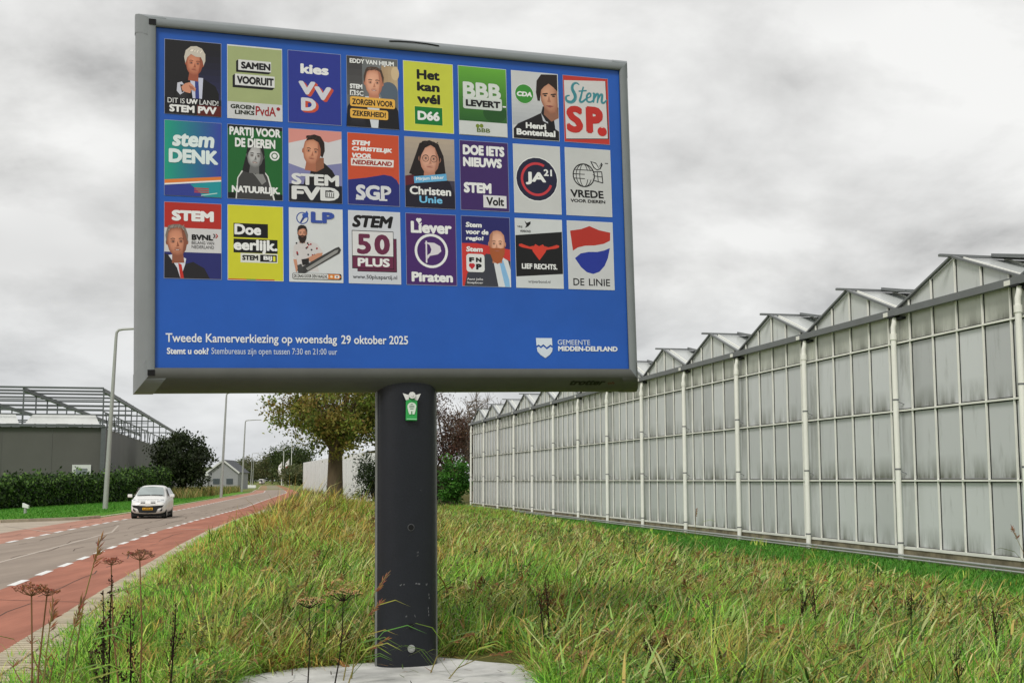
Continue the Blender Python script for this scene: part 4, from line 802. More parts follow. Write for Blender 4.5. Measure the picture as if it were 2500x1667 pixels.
def f23(p):
    p.poly([(0, .245), (1, .17), (1, .79), (0, .845)], (24, 24, 26)); rd = (216, 66, 50)
    p.poly([(.35, .43), (.42, .365), (.5, .395), (.58, .365), (.66, .43), (.64, .47), (.5, .60), (.36, .47)], rd); p.poly([(.07, .375), (.12, .365), (.2, .385), (.3, .405), (.38, .39), (.38, .45), (.28, .435), (.14, .42), (.07, .4)], rd); p.poly([(.93, .375), (.88, .365), (.8, .385), (.7, .405), (.62, .39), (.62, .45), (.72, .435), (.86, .42), (.93, .4)], rd)
    p.poly([(.2, .03), (.25, .06), (.33, .035), (.33, .07), (.28, .11), (.21, .135), (.24, .09)], BLK); p.pic()
    p.text('VRIJ', .04, .105, .15, .14, BLK, .03); p.text('VERBOND', .10, .165, .33, .2, BLK, .03); p.text('LIEF RECHTS.', .12, .65, .88, .73, WHT, .045); p.text('vrijverbond.nl', .25, .89, .72, .945, (66, 66, 70), .01)
def f24(p):
    p.poly([(.06, .145), (.3, .115), (.49, .065), (.7, .12), (.95, .15), (.94, .27), (.8, .32), (.6, .35), (.38, .36), (.22, .39), (.11, .44)], (184, 52, 42)); p.poly([(.93, .38), (.88, .53), (.8, .65), (.68, .74), (.54, .775), (.4, .75), (.28, .68), (.15, .55), (.28, .475), (.45, .45), (.65, .445), (.8, .42)], (38, 56, 156)); p.pic()
    p.text('DE', .10, .845, .34, .95, (24, 24, 28), .015); p.text('LINIE', .44, .845, .91, .95, (24, 24, 28), .015)
PD = [('dark poster with a white haired man in a suit pointing', (34, 33, 36)), ('pale green poster with two boxed black words', (168, 180, 128)), ('deep blue poster with white letters edged in orange', (46, 58, 150)), ('photo poster of a smiling man behind two amber word boxes', (104, 106, 106)),
      ('lime poster with three black words over a green box', (206, 212, 74)), ('green poster with fat white capitals above a white foot', (84, 150, 56)), ('light grey poster of a dark haired man beside a green disc', (208, 210, 212)), ('red poster with a tilted white card and teal script', (196, 60, 52)),
      ('teal to blue poster with an orange slanting band', (40, 130, 150)), ('green poster of a grey toned woman under tall white letters', (32, 104, 48)), ('flag poster of a woman looking over her shoulder', (216, 216, 220)), ('orange poster with a navy wave at its foot', (206, 82, 50)),
      ('beige poster of a long haired woman in round glasses', (176, 164, 150)), ('dark purple poster with heavy white capitals', (66, 42, 104)), ('light grey poster with a navy disc and red ring', (206, 208, 208)), ('light grey poster with a black line globe and dove', (204, 206, 206)),
      ('red, white and navy poster of a man in a red tie', (212, 212, 214)), ('plain yellow poster with white words on black blocks', (212, 212, 52)), ('white poster of a bearded man holding a chainsaw', (218, 222, 224)), ('white poster with large maroon numerals in a box', (210, 214, 222)),
      ('purple poster with a white ringed flag', (74, 40, 108)), ('navy and red poster of a bald man with a ginger beard', (42, 42, 108)), ('black and white poster with a red heart', (212, 216, 218)), ('light poster with a red and blue shield', (208, 210, 212))]
for i, (dsc, bgc) in enumerate(PD): poster(i, dsc, bgc, globals()['f%d' % (i+1)], (222, 226, 228) if i in (1, 4, 5, 6, 14, 15, 17, 18, 19, 22, 23) else (150, 160, 190))

# green notice tag hanging on the post, and the concrete footing
TG = thing('notice_tag', 'small green plastic tag with a white emblem bolted high on the charcoal post', 'tag', on_post(2.28))
c0 = on_post(2.46, .0, .02)
mb = MB(); mb.box(on_post(2.33, .0, .022), (.104, .022, .2), (_u, BN0, Vector((0, 0, 1)))); mb.build('plate', mat('green_plastic', lin((52, 168, 84)), .4, .4), TG, bevel=.004)
mb = MB()
for s in (-1, 1): mb.poly([c0+_u*(s*.02)+BN0*.016, c0+_u*(s*.085)+Vector((0, 0, .018))+BN0*.014, c0+_u*(s*.055)+Vector((0, 0, -.045))+BN0*.016, c0+_u*(s*.03)+Vector((0, 0, -.04))+BN0*.016])
mb.build('bracket', M_white, TG)
mb = MB(); disc(mb, c0+BN0*.018, .031, th=.014); disc(mb, c0+BN0*.034, .012, th=.003); mb.build('bolt', M_white, TG)
tp = Print(on_post(2.425, -.05, .034), _u, Vector((0, 0, 1)), BN0, .1, .185, .006)
tp.ell(.5, .36, .42, .20, (222, 236, 222)); tp.poly([(.02+.08, .42), (.9, .42), (.82, .62), (.74, .74), (.56, .74), (.54, .58), (.46, .58), (.44, .74), (.26, .74), (.18, .62)], (222, 236, 222)); tp.rect(.02, .95, .98, 1.0, (150, 220, 168))
for k, (a, b_) in enumerate(((.38, .62), (.26, .74), (.26, .74), (.34, .66))):
    tp.rect(a, .235+k*.075, b_, .27+k*.075, (70, 104, 84))
tp.mb.build('emblem', M_print, TG)
sl_ = MB(); top = [Vector((x, y,   .035+.02*(y-10.5)*.2)) for x, y in SLAB]; n = len(top)
sl_.add([p-Vector((0, 0, .3)) for p in top]+top, [list(range(n, 2*n))]+[(k, (k+1) % n, n+(k+1) % n, n+k) for k in range(n)])
fo = sl_.build('concrete_slab', mat('pale_concrete', lin((196, 196, 192)), .85, .25, var=.2, scale=3.5, bump=.2, bscale=30), bevel=.02); tag(fo, 'pale concrete slab in the grass under the charcoal post', 'slab')
# ------------------------------------------------------------------ the long glass house on the right
def glass_mat():
    m = mat('chalked_glass', (0, 0, 0), .32, .5, attr=True); t = m.node_tree; b = t.nodes['Principled BSDF']; n_ = t.nodes.new; L = t.links.new
    co = t.nodes['Texture Coordinate']; sp = n_('ShaderNodeSeparateXYZ'); L(co.outputs['Object'], sp.inputs[0])
    dv = n_('ShaderNodeMath'); dv.operation = 'DIVIDE'; dv.inputs[1].default_value = 1.745; L(sp.outputs['Z'], dv.inputs[0])
    fr = n_('ShaderNodeMath'); fr.operation = 'FRACT'; L(dv.outputs[0], fr.inputs[0])
    rp = n_('ShaderNodeValToRGB'); L(fr.outputs[0], rp.inputs[0]); E_ = rp.color_ramp.elements
    E_[0].position = 0; E_[0].color = (1, 1, 1, 1); E_[1].position = .34; E_[1].color = (0, 0, 0, 1); k = E_.new(.1); k.color = (.55, .55, .55, 1)
    mp = n_('ShaderNodeMapping'); mp.inputs['Scale'].default_value = (1, 1, .22); L(co.outputs['Object'], mp.inputs[0])
    nz = n_('ShaderNodeTexNoise'); nz.inputs['Scale'].default_value = 1.7; nz.inputs['Detail'].default_value = 8; nz.inputs['Roughness'].default_value = .68; L(mp.outputs[0], nz.inputs['Vector'])
    r2 = n_('ShaderNodeMapRange'); r2.inputs['From Min'].default_value = .40; r2.inputs['From Max'].default_value = .60; L(nz.outputs['Fac'], r2.inputs[0])
    mu = n_('ShaderNodeMath'); mu.operation = 'MULTIPLY'; L(rp.outputs[0], mu.inputs[0]); L(r2.outputs[0], mu.inputs[1])
    # thin streaks all over
    mp2 = n_('ShaderNodeMapping'); mp2.inputs['Scale'].default_value = (3, 3, .5); L(co.outputs['Object'], mp2.inputs[0])
    n2_ = n_('ShaderNodeTexNoise'); n2_.inputs['Scale'].default_value = 1.5; n2_.inputs['Detail'].default_value = 6; n2_.inputs['Roughness'].default_value = .7; L(mp2.outputs[0], n2_.inputs['Vector'])
    r3 = n_('ShaderNodeMapRange'); r3.inputs['From Min'].default_value = .56; r3.inputs['From Max'].default_value = .78; r3.inputs['To Max'].default_value = .4; L(n2_.outputs['Fac'], r3.inputs[0])
    mxx = n_('ShaderNodeMath'); mxx.operation = 'MAXIMUM'; L(mu.outputs[0], mxx.inputs[0]); L(r3.outputs[0], mxx.inputs[1])
    # grime washed down beside every valley gutter
    dt = n_('ShaderNodeVectorMath'); dt.operation = 'DOT_PRODUCT'; dt.inputs[1].default_value = (GD.x/BAY, GD.y/BAY, 0); L(co.outputs['Object'], dt.inputs[0])
    f2_ = n_('ShaderNodeMath'); f2_.operation = 'FRACT'; L(dt.outputs['Value'], f2_.inputs[0])
    m2 = n_('ShaderNodeMapRange'); m2.inputs['From Min'].default_value = .80; m2.inputs['From Max'].default_value = .99; m2.inputs['To Max'].default_value = .85; L(f2_.outputs[0], m2.inputs[0])
    zz = n_('ShaderNodeMapRange'); zz.inputs['From Min'].default_value = .5; zz.inputs['From Max'].default_value = 6; zz.inputs['To Min'].default_value = .35; L(sp.outputs['Z'], zz.inputs[0])
    m3 = n_('ShaderNodeMath'); m3.operation = 'MULTIPLY'; L(m2.outputs[0], m3.inputs[0]); L(zz.outputs[0], m3.inputs[1])
    m4 = n_('ShaderNodeMath'); m4.operation = 'MULTIPLY'; L(m3.outputs[0], m4.inputs[0]); L(r2.outputs[0], m4.inputs[1])
    m5 = n_('ShaderNodeMath'); m5.operation = 'MAXIMUM'; L(mxx.outputs[0], m5.inputs[0]); L(m4.outputs[0], m5.inputs[1]); mxx = m5
    mi = n_('ShaderNodeMix'); mi.data_type = 'RGBA'; L(mxx.outputs[0], mi.inputs['Factor'])
    at = [x for x in t.nodes if x.type == 'ATTRIBUTE'][0]; L(at.outputs['Color'], mi.inputs['A']); mi.inputs['B'].default_value = (*lin((94, 97, 82)), 1)
    L(mi.outputs['Result'], b.inputs['Base Color']); return m
M_glass = glass_mat()
M_alu = mat('white_aluminium', lin((236, 236, 228)), .5, .4, var=.08, scale=2)
M_gut = mat('gutter_grey', lin((112, 115, 116)), .5, .4, var=.1, scale=1)
M_pvc = mat('white_pipe', lin((240, 240, 232)), .45, .4, var=.05, scale=1.5)
M_dark = mat('dark_matt', lin((40, 42, 42)), .7, .2)
M_plinth = mat('stained_concrete', lin((128, 120, 100)), .9, .2, var=.6, scale=1.6, bump=.3)
M_roofg = mat('roof_glass', lin((196, 200, 198)), .25, .5, var=.06, scale=.8)
NB0, NB1, HG, HR = -4, 12, 6.0, 6.98
def W(t, h, s=0.0): return Vector((G0.x+GD.x*t+GE.x*s, G0.y+GD.y*t+GE.y*s, h))
GHS = thing('greenhouse', 'long chalk white glasshouse with a zigzag roofline and white downpipes', 'greenhouse', (G0.x, G0.y, 0))
ROWS = [0, 1.69, 3.47, 5.22, HG]; FR_ = [.086, .286, .486, .686, .886]
rg = random.Random(21)
AX = (GD, GE, Vector((0, 0, 1)))
for i in range(NB0, NB1):
    t0 = i*BAY; cuts = [0]+FR_+[1]
    mb = MB()
    for a, b in zip(cuts, cuts[1:]):
        for r0, r1 in zip(ROWS, ROWS[1:]):
            k = rg.uniform(.88, 1.06)*(.86 if rg.random() < .08 else 1); base = (208, 211, 212) if r0 < 5 else (196, 199, 188)
            mb.poly([W(t0+a*BAY, r0), W(t0+b*BAY, r0), W(t0+b*BAY, r1), W(t0+a*BAY, r1)], tuple(c*k for c in lin(base)))
    mb.build('glass_wall', M_glass, GHS)
    mb = MB(); q = lin((206, 210, 207)); pk = [0]+FR_[:2]+[.5]+FR_[3:]+[1]
    def rh(f): return HG+.08+(HR-HG-.08)*(1-abs(f-.5)*2)
    for a, b in zip(pk, pk[1:]):
        k = rg.uniform(.94, 1.05); mb.poly([W(t0+a*BAY, HG+.0), W(t0+b*BAY, HG+.0), W(t0+b*BAY, rh(b)), W(t0+a*BAY, rh(a))], tuple(c*k for c in q))
    mb.build('gable', M_glass, GHS)
    mb = MB()
    for f in FR_:
        top = rh(f)-.02; mb.bar(W(t0+f*BAY, 0, -.035), W(t0+f*BAY, top, -.035), .04, .04, up=GD)
    mb.build('glazing_bar', M_alu, GHS)
    mb = MB()
    for f in FR_: mb.bar(W(t0+f*BAY, 0, -.008), W(t0+f*BAY, rh(f)-.02, -.008), .014, .085, up=GD)
    mb.build('gasket_shade_line', M_dark, GHS)  # dark strips paint in the shadow lines beside the glazing bars
    mb = MB()
    mb.bar(W(t0+.0, HG+.1, -.05), W(t0+BAY/2, HR+.03, -.05), .09, .05); mb.bar(W(t0+BAY/2, HR+.03, -.05), W(t0+BAY, HG+.1, -.05), .09, .05)
    mb.build('gable_rafter', M_gut, GHS)
    for sgn in (0, 1):
        mb = MB(); D = 34; ta, tb = (t0+BAY/2, t0) if sgn == 0 else (t0+BAY/2, t0+BAY)
        mb.poly([W(ta, HR, 0), W(ta, HR, D), W(tb, HG+.05, D), W(tb, HG+.05, 0)]); rf = mb.build('roof', M_roofg, GHS)
        mb = MB()
        for q in range(0, 18): mb.bar(W(ta, HR+.02, q*1.15+.25), W(tb, HG+.07, q*1.15+.25), .035, .04)
        mb.build('roof_bar', M_alu, rf)
    mb = MB(); mb.bar(W(t0+BAY/2, HR+.05, -.38), W(t0+BAY/2, HR+.05, 34), .09, .06); mb.build('ridge', M_gut, GHS)
    for s0 in (1.0, 6.5):
        mb = MB(); a, b = W(t0+BAY/2-.05, HR+.09, s0), W(t0+BAY/2-.05, HR+.09, s0+2.3); dn = (W(t0+BAY/2-1.35, HR-.16, s0)-a)
        mb.add([a, b, b+dn, a+dn, a-Vector((0, 0, .035)), b-Vector((0, 0, .035)), b+dn-Vector((0, 0, .035)), a+dn-Vector((0, 0, .035))], [(0, 1, 2, 3), (7, 6, 5, 4), (0, 4, 5, 1), (3, 2, 6, 7), (0, 3, 7, 4), (1, 5, 6, 2)])
        v = mb.build('roof_vent', M_roofg, GHS); mb = MB()
        for p, q2 in ((a, a+dn), (a+dn, b+dn), (b+dn, b)): mb.bar(p+Vector((0, 0, .01)), q2+Vector((0, 0, .01)), .06, .07)
        mb.build('vent_frame', M_gut, v)
for i in range(NB0, NB1+1):
    t0 = i*BAY; mb = MB(); z0 = float(gh(*W(t0, 0, -.2).xy))
    mb.tube([W(t0, z0+.02, -.16), W(t0, 5.40, -.16)], .072, 12); mb.tube([W(t0, 5.30, -.16), W(t0, 5.46, -.16)], .09, 12)
    mb.tube([W(t0, 5.44, -.16), W(t0, 5.62, -.155), W(t0-.02, 5.74, -.13), W(t0-.02, 5.92, -.1)], [.068, .068, .066, .066], 10)
    pp = mb.build('downpipe', M_pvc, GHS)
    for z in (.12, 1.98, 3.75): mb = MB(); mb.tube([W(t0, z-.02, -.16), W(t0, z+.02, -.16)], .078, 12); mb.bar(W(t0-.02, z-.04, -.12), W(t0-.14, z-.12, 0), .02, .02); mb.build('pipe_clip', M_gut, pp)
    mb = MB(); mb.box(W(t0+.05, 5.9, -.12), (.34, .16, .05), AX); mb.box(W(t0-.12, 5.84, -.05), (.5, .12, .06), AX); mb.build('gutter_bracket', M_dark, GHS)
    mb = MB(); mb.box(W(t0+.3, 5.985, -.203), (.22, .012, .11), AX); mb.build('joint_plate', M_alu, GHS)
for h in ROWS[:-1]:
    mb = MB(); mb.bar(W(NB0*BAY, h, -.045), W(NB1*BAY, h, -.045), .05, .044 if h else .07); mb.build('rail', M_alu, GHS); mb = MB(); mb.bar(W(NB0*BAY, h, -.012), W(NB1*BAY, h, -.012), .02, .095); mb.build('rail_shade_line', M_dark, GHS)  # each rail gets the same painted shadow line behind it
mb = MB(); mb.bar(W(NB0*BAY, 6.0, -.13), W(NB1*BAY+1.2, 6.0, -.13), .13, .17); mb.build('gutter', M_gut, GHS)
mb = MB(); mb.bar(W(NB0*BAY, -.32, .0), W(NB1*BAY, -.32, .0), .1, .56); mb.build('plinth', M_plinth, GHS)
mb = MB(); mb.tube([W(NB0*BAY, -.17, -.34), W(NB1*BAY, -.17, -.34)], .032, 8); mb.tube([W(NB0*BAY, -.24, -.36), W(NB1*BAY, -.24, -.36)], .025, 8)
for k in range(NB0*2, NB1*2): mb.bar(W(k*BAY/2+1, -.5, -.35), W(k*BAY/2+1, -.15, -.35), .03, .03, up=GD)
mb.build('ground_rail', M_steel, GHS)
mb = MB(); mb.poly([W(NB1*BAY, 0, 0), W(NB1*BAY, 0, 34), W(NB1*BAY, HG, 34), W(NB1*BAY, HG, 0)], lin((170, 176, 174))); mb.build('end_wall', M_glass, GHS)

# ------------------------------------------------------------------ dark screened glasshouse across the road, its roof still bare steel
C0 = Vector((-34.6, 104.0, 0)); HW, HT = 6.15, 9.25
def Q(a, b, z): return Vector((C0.x-GE.x*a+GD.x*b, C0.y-GE.y*a+GD.y*b, z))     # a: to the left along the front, b: away along the side
M_screen = mat('dark_screen', lin((94, 93, 90)), .85, .2, var=.06, scale=.4)
M_side = mat('grey_screen', lin((112, 112, 110)), .85, .2, var=.10, scale=.25)
M_tarp = mat('white_sheet', lin((206, 208, 206)), .6, .3, var=.08, scale=.6)
M_beam = mat('dark_steel', lin((92, 96, 98)), .5, .4, var=.1)
HALL = thing('greenhouse_hall', 'grey screened glasshouse hall under bare steel roof trusses behind the hedge', 'building', C0)
mb = MB(); mb.box(Q(14, .15, HW/2), (28, .3, HW), (GE, GD, Vector((0, 0, 1)))); mb.build('front_wall', M_screen, HALL)
mb = MB(); mb.box(Q(.15, 55.4, HW/2), (.3, 110, HW), (GE, GD, Vector((0, 0, 1)))); mb.build('side_wall', M_side, HALL)
for k in range(1, 7): mb = MB(); mb.bar(Q(k*4, -.008, .3), Q(k*4, -.008, HW-.1), .05, .02, up=GE); mb.build('screen_seam', M_side, HALL)
mb = MB(); mb.bar(Q(-.1, -.1, 0), Q(-.1, -.1, HW+.1), .35, .35, up=GD); mb.build('corner_post', M_beam, HALL)
mb = MB(); mb.bar(Q(-.2, -.2, HW+.12), Q(28, -.2, HW+.12), .3, .22); mb.build('gutter', M_beam, HALL)
for a0 in (0, 6.4, 12.8, 19.2):
    mb = MB(); mb.add([Q(a0+.25, -.15, HW+.26), Q(a0+6.2, -.15, HW+.26), Q(a0+5.75, .75, HW+1.05), Q(a0+.7, .75, HW+1.05)], [(0, 1, 2, 3)]); mb.build('roof_sheet', M_tarp, HALL)
for a0 in (0, 6.4, 12.8, 19.2):
    mb = MB(); mb.bar(Q(a0, 0, HT), Q(a0, 108, HT), .2, .34); mb.build('roof_beam', M_beam, HALL)
    for b in [0, 6, 12, 18, 24, 30, 36, 44, 52, 62, 74, 88]:
        if a0 > 13 and b > 30: continue
        mb = MB(); mb.bar(Q(a0, b, HW), Q(a0, b, HT), .11, .11, up=GD); mb.build('roof_post', M_beam, HALL)
for b in [0, 4, 8, 13, 19, 26, 35, 46, 60, 78, 100]:
    mb = MB(); mb.bar(Q(0, b, HT+.2), Q(25, b, HT+.2), .12, .16); mb.build('purlin', M_beam, HALL)
for b in [0, 10, 24, 44]:
    mb = MB(); mb.bar(Q(0, b, HT-.8), Q(25, b, HT-.8), .07, .08); mb.bar(Q(0, b, HT-1.6), Q(25, b, HT-1.6), .07, .08); mb.build('tie_bar', M_beam, HALL)
for k in range(16):
    b = 1.5+k*6.2; mb = MB(); mb.bar(Q(-.05, b, HW+1.25), Q(-.05, b+1.3, HW+.1), .08, .08); mb.bar(Q(-.05, b+1.3, HW+.1), Q(-.05, b+2.6, HW+1.25), .08, .08); mb.bar(Q(-.05, b+.9, HW+.06), Q(-.05, b+1.8, HW+.06), .2, .1); mb.build('brace', M_beam, HALL)
mb = MB(); mb.bar(Q(-.05, 0, HW+1.3), Q(-.05, 105, HW+1.3), .08, .08); mb.build('side_rail', M_beam, HALL)
mb = MB(); mb.box(Q(1.55, -.06, 2.35), (1.5, .12, 1.3), (GE, GD, Vector((0, 0, 1)))); wn = mb.build('window', M_tarp, HALL)
mb = MB(); mb.box(Q(1.55, -.14, 2.3), (.9, .06, .8), (GE, GD, Vector((0, 0, 1)))); mb.build('pane', mat('grey_pane', lin((120, 126, 128)), .2, .5), wn)

# ------------------------------------------------------------------ leaves, hedge, trees
def leaf_cloud(name, P, size, col, m, parent=None, flat=0.0):
    n = len(P); a = rng.normal(size=(n, 3)); a[:, 2] *= (1-flat); a /= np.linalg.norm(a, axis=1, keepdims=True)+1e-9
    b = np.cross(a, rng.normal(size=(n, 3))); b /= np.linalg.norm(b, axis=1, keepdims=True)+1e-9
    s = (size*rng.uniform(.6, 1.3, n))[:, None]; V = np.stack([P-a*s*.5, P+b*s*.27, P+a*s*.5, P-b*s*.27], 1).astype(np.float32)
    off = wloc(parent) if parent else Vector((0, 0, 0)); V -= np.array(off, np.float32)
    me = bpy.data.meshes.new(name); me.vertices.add(4*n); me.loops.add(4*n); me.polygons.add(n)
    me.vertices.foreach_set('co', V.reshape(-1)); me.loops.foreach_set('vertex_index', np.arange(4*n, dtype=np.int32)); me.polygons.foreach_set('loop_start', np.arange(0, 4*n, 4, dtype=np.int32))
    ca = me.color_attributes.new('Col', 'FLOAT_COLOR', 'POINT'); C = np.ones((n, 4, 4), np.float32); C[:, :, :3] = col[:, None, :]; ca.data.foreach_set('color', C.reshape(-1))
    me.materials.append(m); me.update(calc_edges=True); me.validate()
    o = bpy.data.objects.new(name, me); COL.objects.link(o)
    if parent: o.parent = parent
    return o
M_leaf = mat('leaves', (0, 0, 0), .6, .3, attr=True, trans=.25)
M_bark = mat('bark', lin((98, 86, 68)), .95, .15, var=.35, scale=3, bump=.8, stretch=(1, 1, .3))
M_barkd = mat('dark_bark', lin((62, 54, 46)), .95, .15, var=.3, scale=3)
def pick(cols, n, jit=.22):
    c = np.array([lin(x) for x in cols]); return c[rng.integers(0, len(c), n)]*rng.uniform(1-jit, 1+jit, n)[:, None]
def tree(name, label, loc, H, tr, fork, crown, leaves, lsize, cols, bark=None, group=None, branches=14, clumps=60, spread=.5, bare=0, cat='tree', lean=0.0, skew=None):
    """crown = (centre height, half width, half height); leaves hang in clumps round the branch tips"""
    x0, y0 = loc; z0 = float(gh(x0, y0))-.1; t = thing(name, label, cat, (x0, y0, z0), group); rd = random.Random(hash(label) % 9999 if False else int(abs(x0*37+y0*11)))
    mb = MB(); top = Vector((x0+lean, y0, z0+fork)); ch, rw, rhh = crown
    mb.tube([(x0, y0, z0), (x0+lean*.1, y0, z0+fork*.12), (x0+lean*.5, y0, z0+fork*.55), top], [tr*1.45, tr*1.1, tr*.95, tr*.85], 12)
    tips = []
    for k in range(branches):
        a = 2*math.pi*(k+rd.random()*.7)/branches*1.618*3; el = rd.uniform(-.75, 1.0); rr_ = rd.uniform(.65, 1.0)
        e_ = Vector((x0+rw*rr_*math.cos(a)*math.sqrt(max(.1, 1-el*el*.8)), y0+rw*rr_*math.sin(a)*math.sqrt(max(.1, 1-el*el*.8)), z0+ch+rhh*el*rr_))
        st = Vector((x0+lean*rd.uniform(.7, 1), y0, z0+fork*rd.uniform(.72, 1.0))); mid = st.lerp(e_, .5)+Vector((0, 0, .12*rw))
        mb.tube([st, st.lerp(mid, .5)+Vector((0, 0, .1)), mid, e_], [tr*.42, tr*.3, tr*.2, tr*.05], 6, cap=False); tips += [e_, mid.lerp(e_, .5)]
        for j in range(4+bare):
            s_ = mid.lerp(e_, rd.uniform(-.4, .95)); q = s_+Vector((rd.gauss(0, 1), rd.gauss(0, 1), rd.gauss(.5 if bare else .1, .8)))*rw*(.26 if bare else .17)
            mb.tube([s_, s_.lerp(q, .5)+Vector((0, 0, .1)), q], [tr*.12, tr*.08, tr*.025], 4, cap=False); tips.append(q)
            for jj in range(2*bare):
                s2 = s_.lerp(q, rd.uniform(.3, 1)); q2 = s2+Vector((rd.gauss(0, .6), rd.gauss(0, .6), abs(rd.gauss(.7, .5))))*rw*.2; mb.tube([s2, q2], [tr*.05, tr*.02], 3, cap=False)
    mb.build('trunk', bark or M_bark, t)
    if leaves:
        T = np.array(tips); extra = rng.normal(size=(clumps, 3)); extra /= np.linalg.norm(extra, axis=1, keepdims=True); extra *= rng.uniform(.55, 1.0, clumps)[:, None]
        E_ = np.array([x0, y0, z0+ch])+extra*np.array([rw, rw, rhh]); CC = np.concatenate([T, E_]); nc = len(CC)
        cs = rng.uniform(.7, 1.3, nc); k = rng.integers(0, nc, leaves); P = CC[k]+rng.normal(size=(leaves, 3))*(rw*.17*spread*2*cs[k])[:, None]*np.array([1, 1, .8])
        P[:, 2] = np.maximum(P[:, 2], z0+.1)
        cl = pick(cols, nc, .1)[k]*.55+pick(cols, leaves, .25)*.45
        leaf_cloud('crown', P, lsize, cl, M_leaf, t)
    return t
# clipped laurel hedge
def hedge():
    n = 46000; y = rng.uniform(58, 116, n); yk = np.array([58, 70.5, 98, 106, 116]); xf = np.interp(y, yk, [-28.6, -29.1, -30.45, -31.2, -32.0])
    ht = np.interp(y, yk, [1.1, 1.15, 1.5, 1.95, 2.2])+.55*pnoise(xf, y*1.0, 1.3, 2)+.08
    face = rng.random(n); u = rng.random(n)
    x = np.where(face < .62, xf-rng.exponential(.16, n), xf-u*2.1); z = np.where(face < .62, ht*np.sqrt(u), ht-rng.exponential(.1, n)); x = x+rng.normal(0, .09, n)
    z = np.maximum(z+np.where(face > .62, rng.exponential(.12, n), 0), .03)
    c = pick([(52, 78, 34), (72, 104, 44), (40, 60, 28), (100, 132, 60), (34, 48, 26)], n)*(.75+.5*pnoise(y, z*3, 1.1, 1))[:, None]
    o = leaf_cloud('hedge', np.stack([x, y, z], 1), .25, c, M_leaf); tag(o, 'long dark green leafy hedge in front of the grey hall', 'hedge')
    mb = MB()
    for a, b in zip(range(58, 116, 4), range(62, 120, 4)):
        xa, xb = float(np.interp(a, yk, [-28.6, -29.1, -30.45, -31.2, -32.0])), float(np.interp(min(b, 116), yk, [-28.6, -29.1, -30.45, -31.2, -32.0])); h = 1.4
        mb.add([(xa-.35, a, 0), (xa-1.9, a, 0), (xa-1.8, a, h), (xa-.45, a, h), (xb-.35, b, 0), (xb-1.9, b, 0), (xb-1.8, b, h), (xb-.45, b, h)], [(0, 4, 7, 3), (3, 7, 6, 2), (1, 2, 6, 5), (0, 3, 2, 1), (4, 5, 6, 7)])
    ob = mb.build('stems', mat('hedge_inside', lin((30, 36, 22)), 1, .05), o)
hedge()
GRN = [(100, 124, 46), (126, 142, 56), (152, 148, 70), (74, 96, 40), (140, 112, 58)]
tree('broad_tree', 'broad olive and brown leaved tree left of the charcoal post', (-11.45, 80), 14, .5, 4.6, (7.2, 4.3, 4.5), 24000, .23, GRN, branches=30, clumps=70, spread=.27)
tree('dark_tree', 'wide dark leaved tree at the end of the hedge behind the car', (-34.8, 131), 7, .4, 1.6, (3.7, 3.2, 3.3), 12000, .36, [(42, 54, 30), (56, 70, 38), (32, 40, 24), (66, 78, 44)], bark=M_barkd, clumps=44, spread=.4)
tree('copper_tree', 'reddish brown tree just right of the charcoal post', (-5.9, 112), 11, .25, 3.2, (5.6, 2.6, 4.7), 5500, .22, [(92, 58, 46), (74, 48, 40), (104, 84, 60), (58, 46, 38)], bark=M_barkd, clumps=40, spread=.45)
tree('bare_tree', 'almost leafless pale tree above the far end of the greenhouse', (-3.6, 126), 12, .55, 3.0, (7.2, 3.8, 4.0), 700, .2, [(130, 116, 90), (110, 96, 72)], bark=mat('pale_bark', lin((118, 108, 98)), .95, .1), branches=30, clumps=10, bare=4)
tree('bare_tree', 'second bare tree, lower, over the first greenhouse gables', (1.6, 128), 9, .5, 2.6, (6.0, 3.0, 3.0), 900, .2, [(96, 92, 62), (110, 96, 72)], bark=MATS['pale_bark'], branches=14, clumps=10, bare=3)
tree('conifer_shrub', 'bright green conifer shrub against the far greenhouse corner', (-4.45, 96), 4, .1, .8, (2.0, 1.15, 2.1), 6000, .2, [(70, 128, 40), (54, 104, 34), (92, 150, 54), (40, 72, 28)], clumps=22, spread=.55, cat='shrub')
tree('dark_shrub', 'dark green shrub close left of the charcoal post', (-10.3, 92), 4, .1, .8, (2.0, 1.5, 2.0), 6000, .17, [(44, 60, 30), (58, 76, 38), (36, 46, 28)], bark=M_barkd, clumps=40, spread=.6, cat='shrub')
tree('dark_shrub', 'low dark shrub behind the copper tree and green conifer', (-6.6, 104), 3, .1, .8, (1.7, 1.6, 1.8), 5000, .18, [(56, 48, 36), (44, 44, 30), (70, 62, 42)], bark=M_barkd, clumps=40, spread=.6, cat='shrub')
tree('round_tree', 'large rounded dark green tree right of the far road', (-85.5, 480), 16, .5, 3.5, (8.2, 8.4, 7.4), 15000, .8, [(70, 88, 42), (56, 72, 36), (86, 98, 50), (46, 58, 32)], clumps=80, spread=.55)
for k, (px, Y, hh, ww, lb) in enumerate([(592, 560, 9, 5, 'small pale far tree, leftmost of the trees at the road end'), (606, 600, 13, 7, 'slim grey green far tree left of the road end'), (622, 640, 11, 8, 'low olive far tree over the road end'), (646, 650, 12, 9, 'brownish green far tree just left of the round tree'), (668, 600, 14, 8, 'taller far tree touching the round tree'), (566, 420, 7, 4, 'thin leafless far tree by the grey house'), (735, 400, 6, 7, 'low yellowish far bush right of the round tree')]):
    tree('far_tree', lb, ((px-1250)/3000*Y, Y), hh, .3, hh*.25, (hh*.55, ww*.9, hh*.46), 5000, .8, [(88, 100, 62), (104, 108, 70), (76, 86, 56), (116, 112, 78)], group='trees at the end of the road', clumps=40, branches=9)
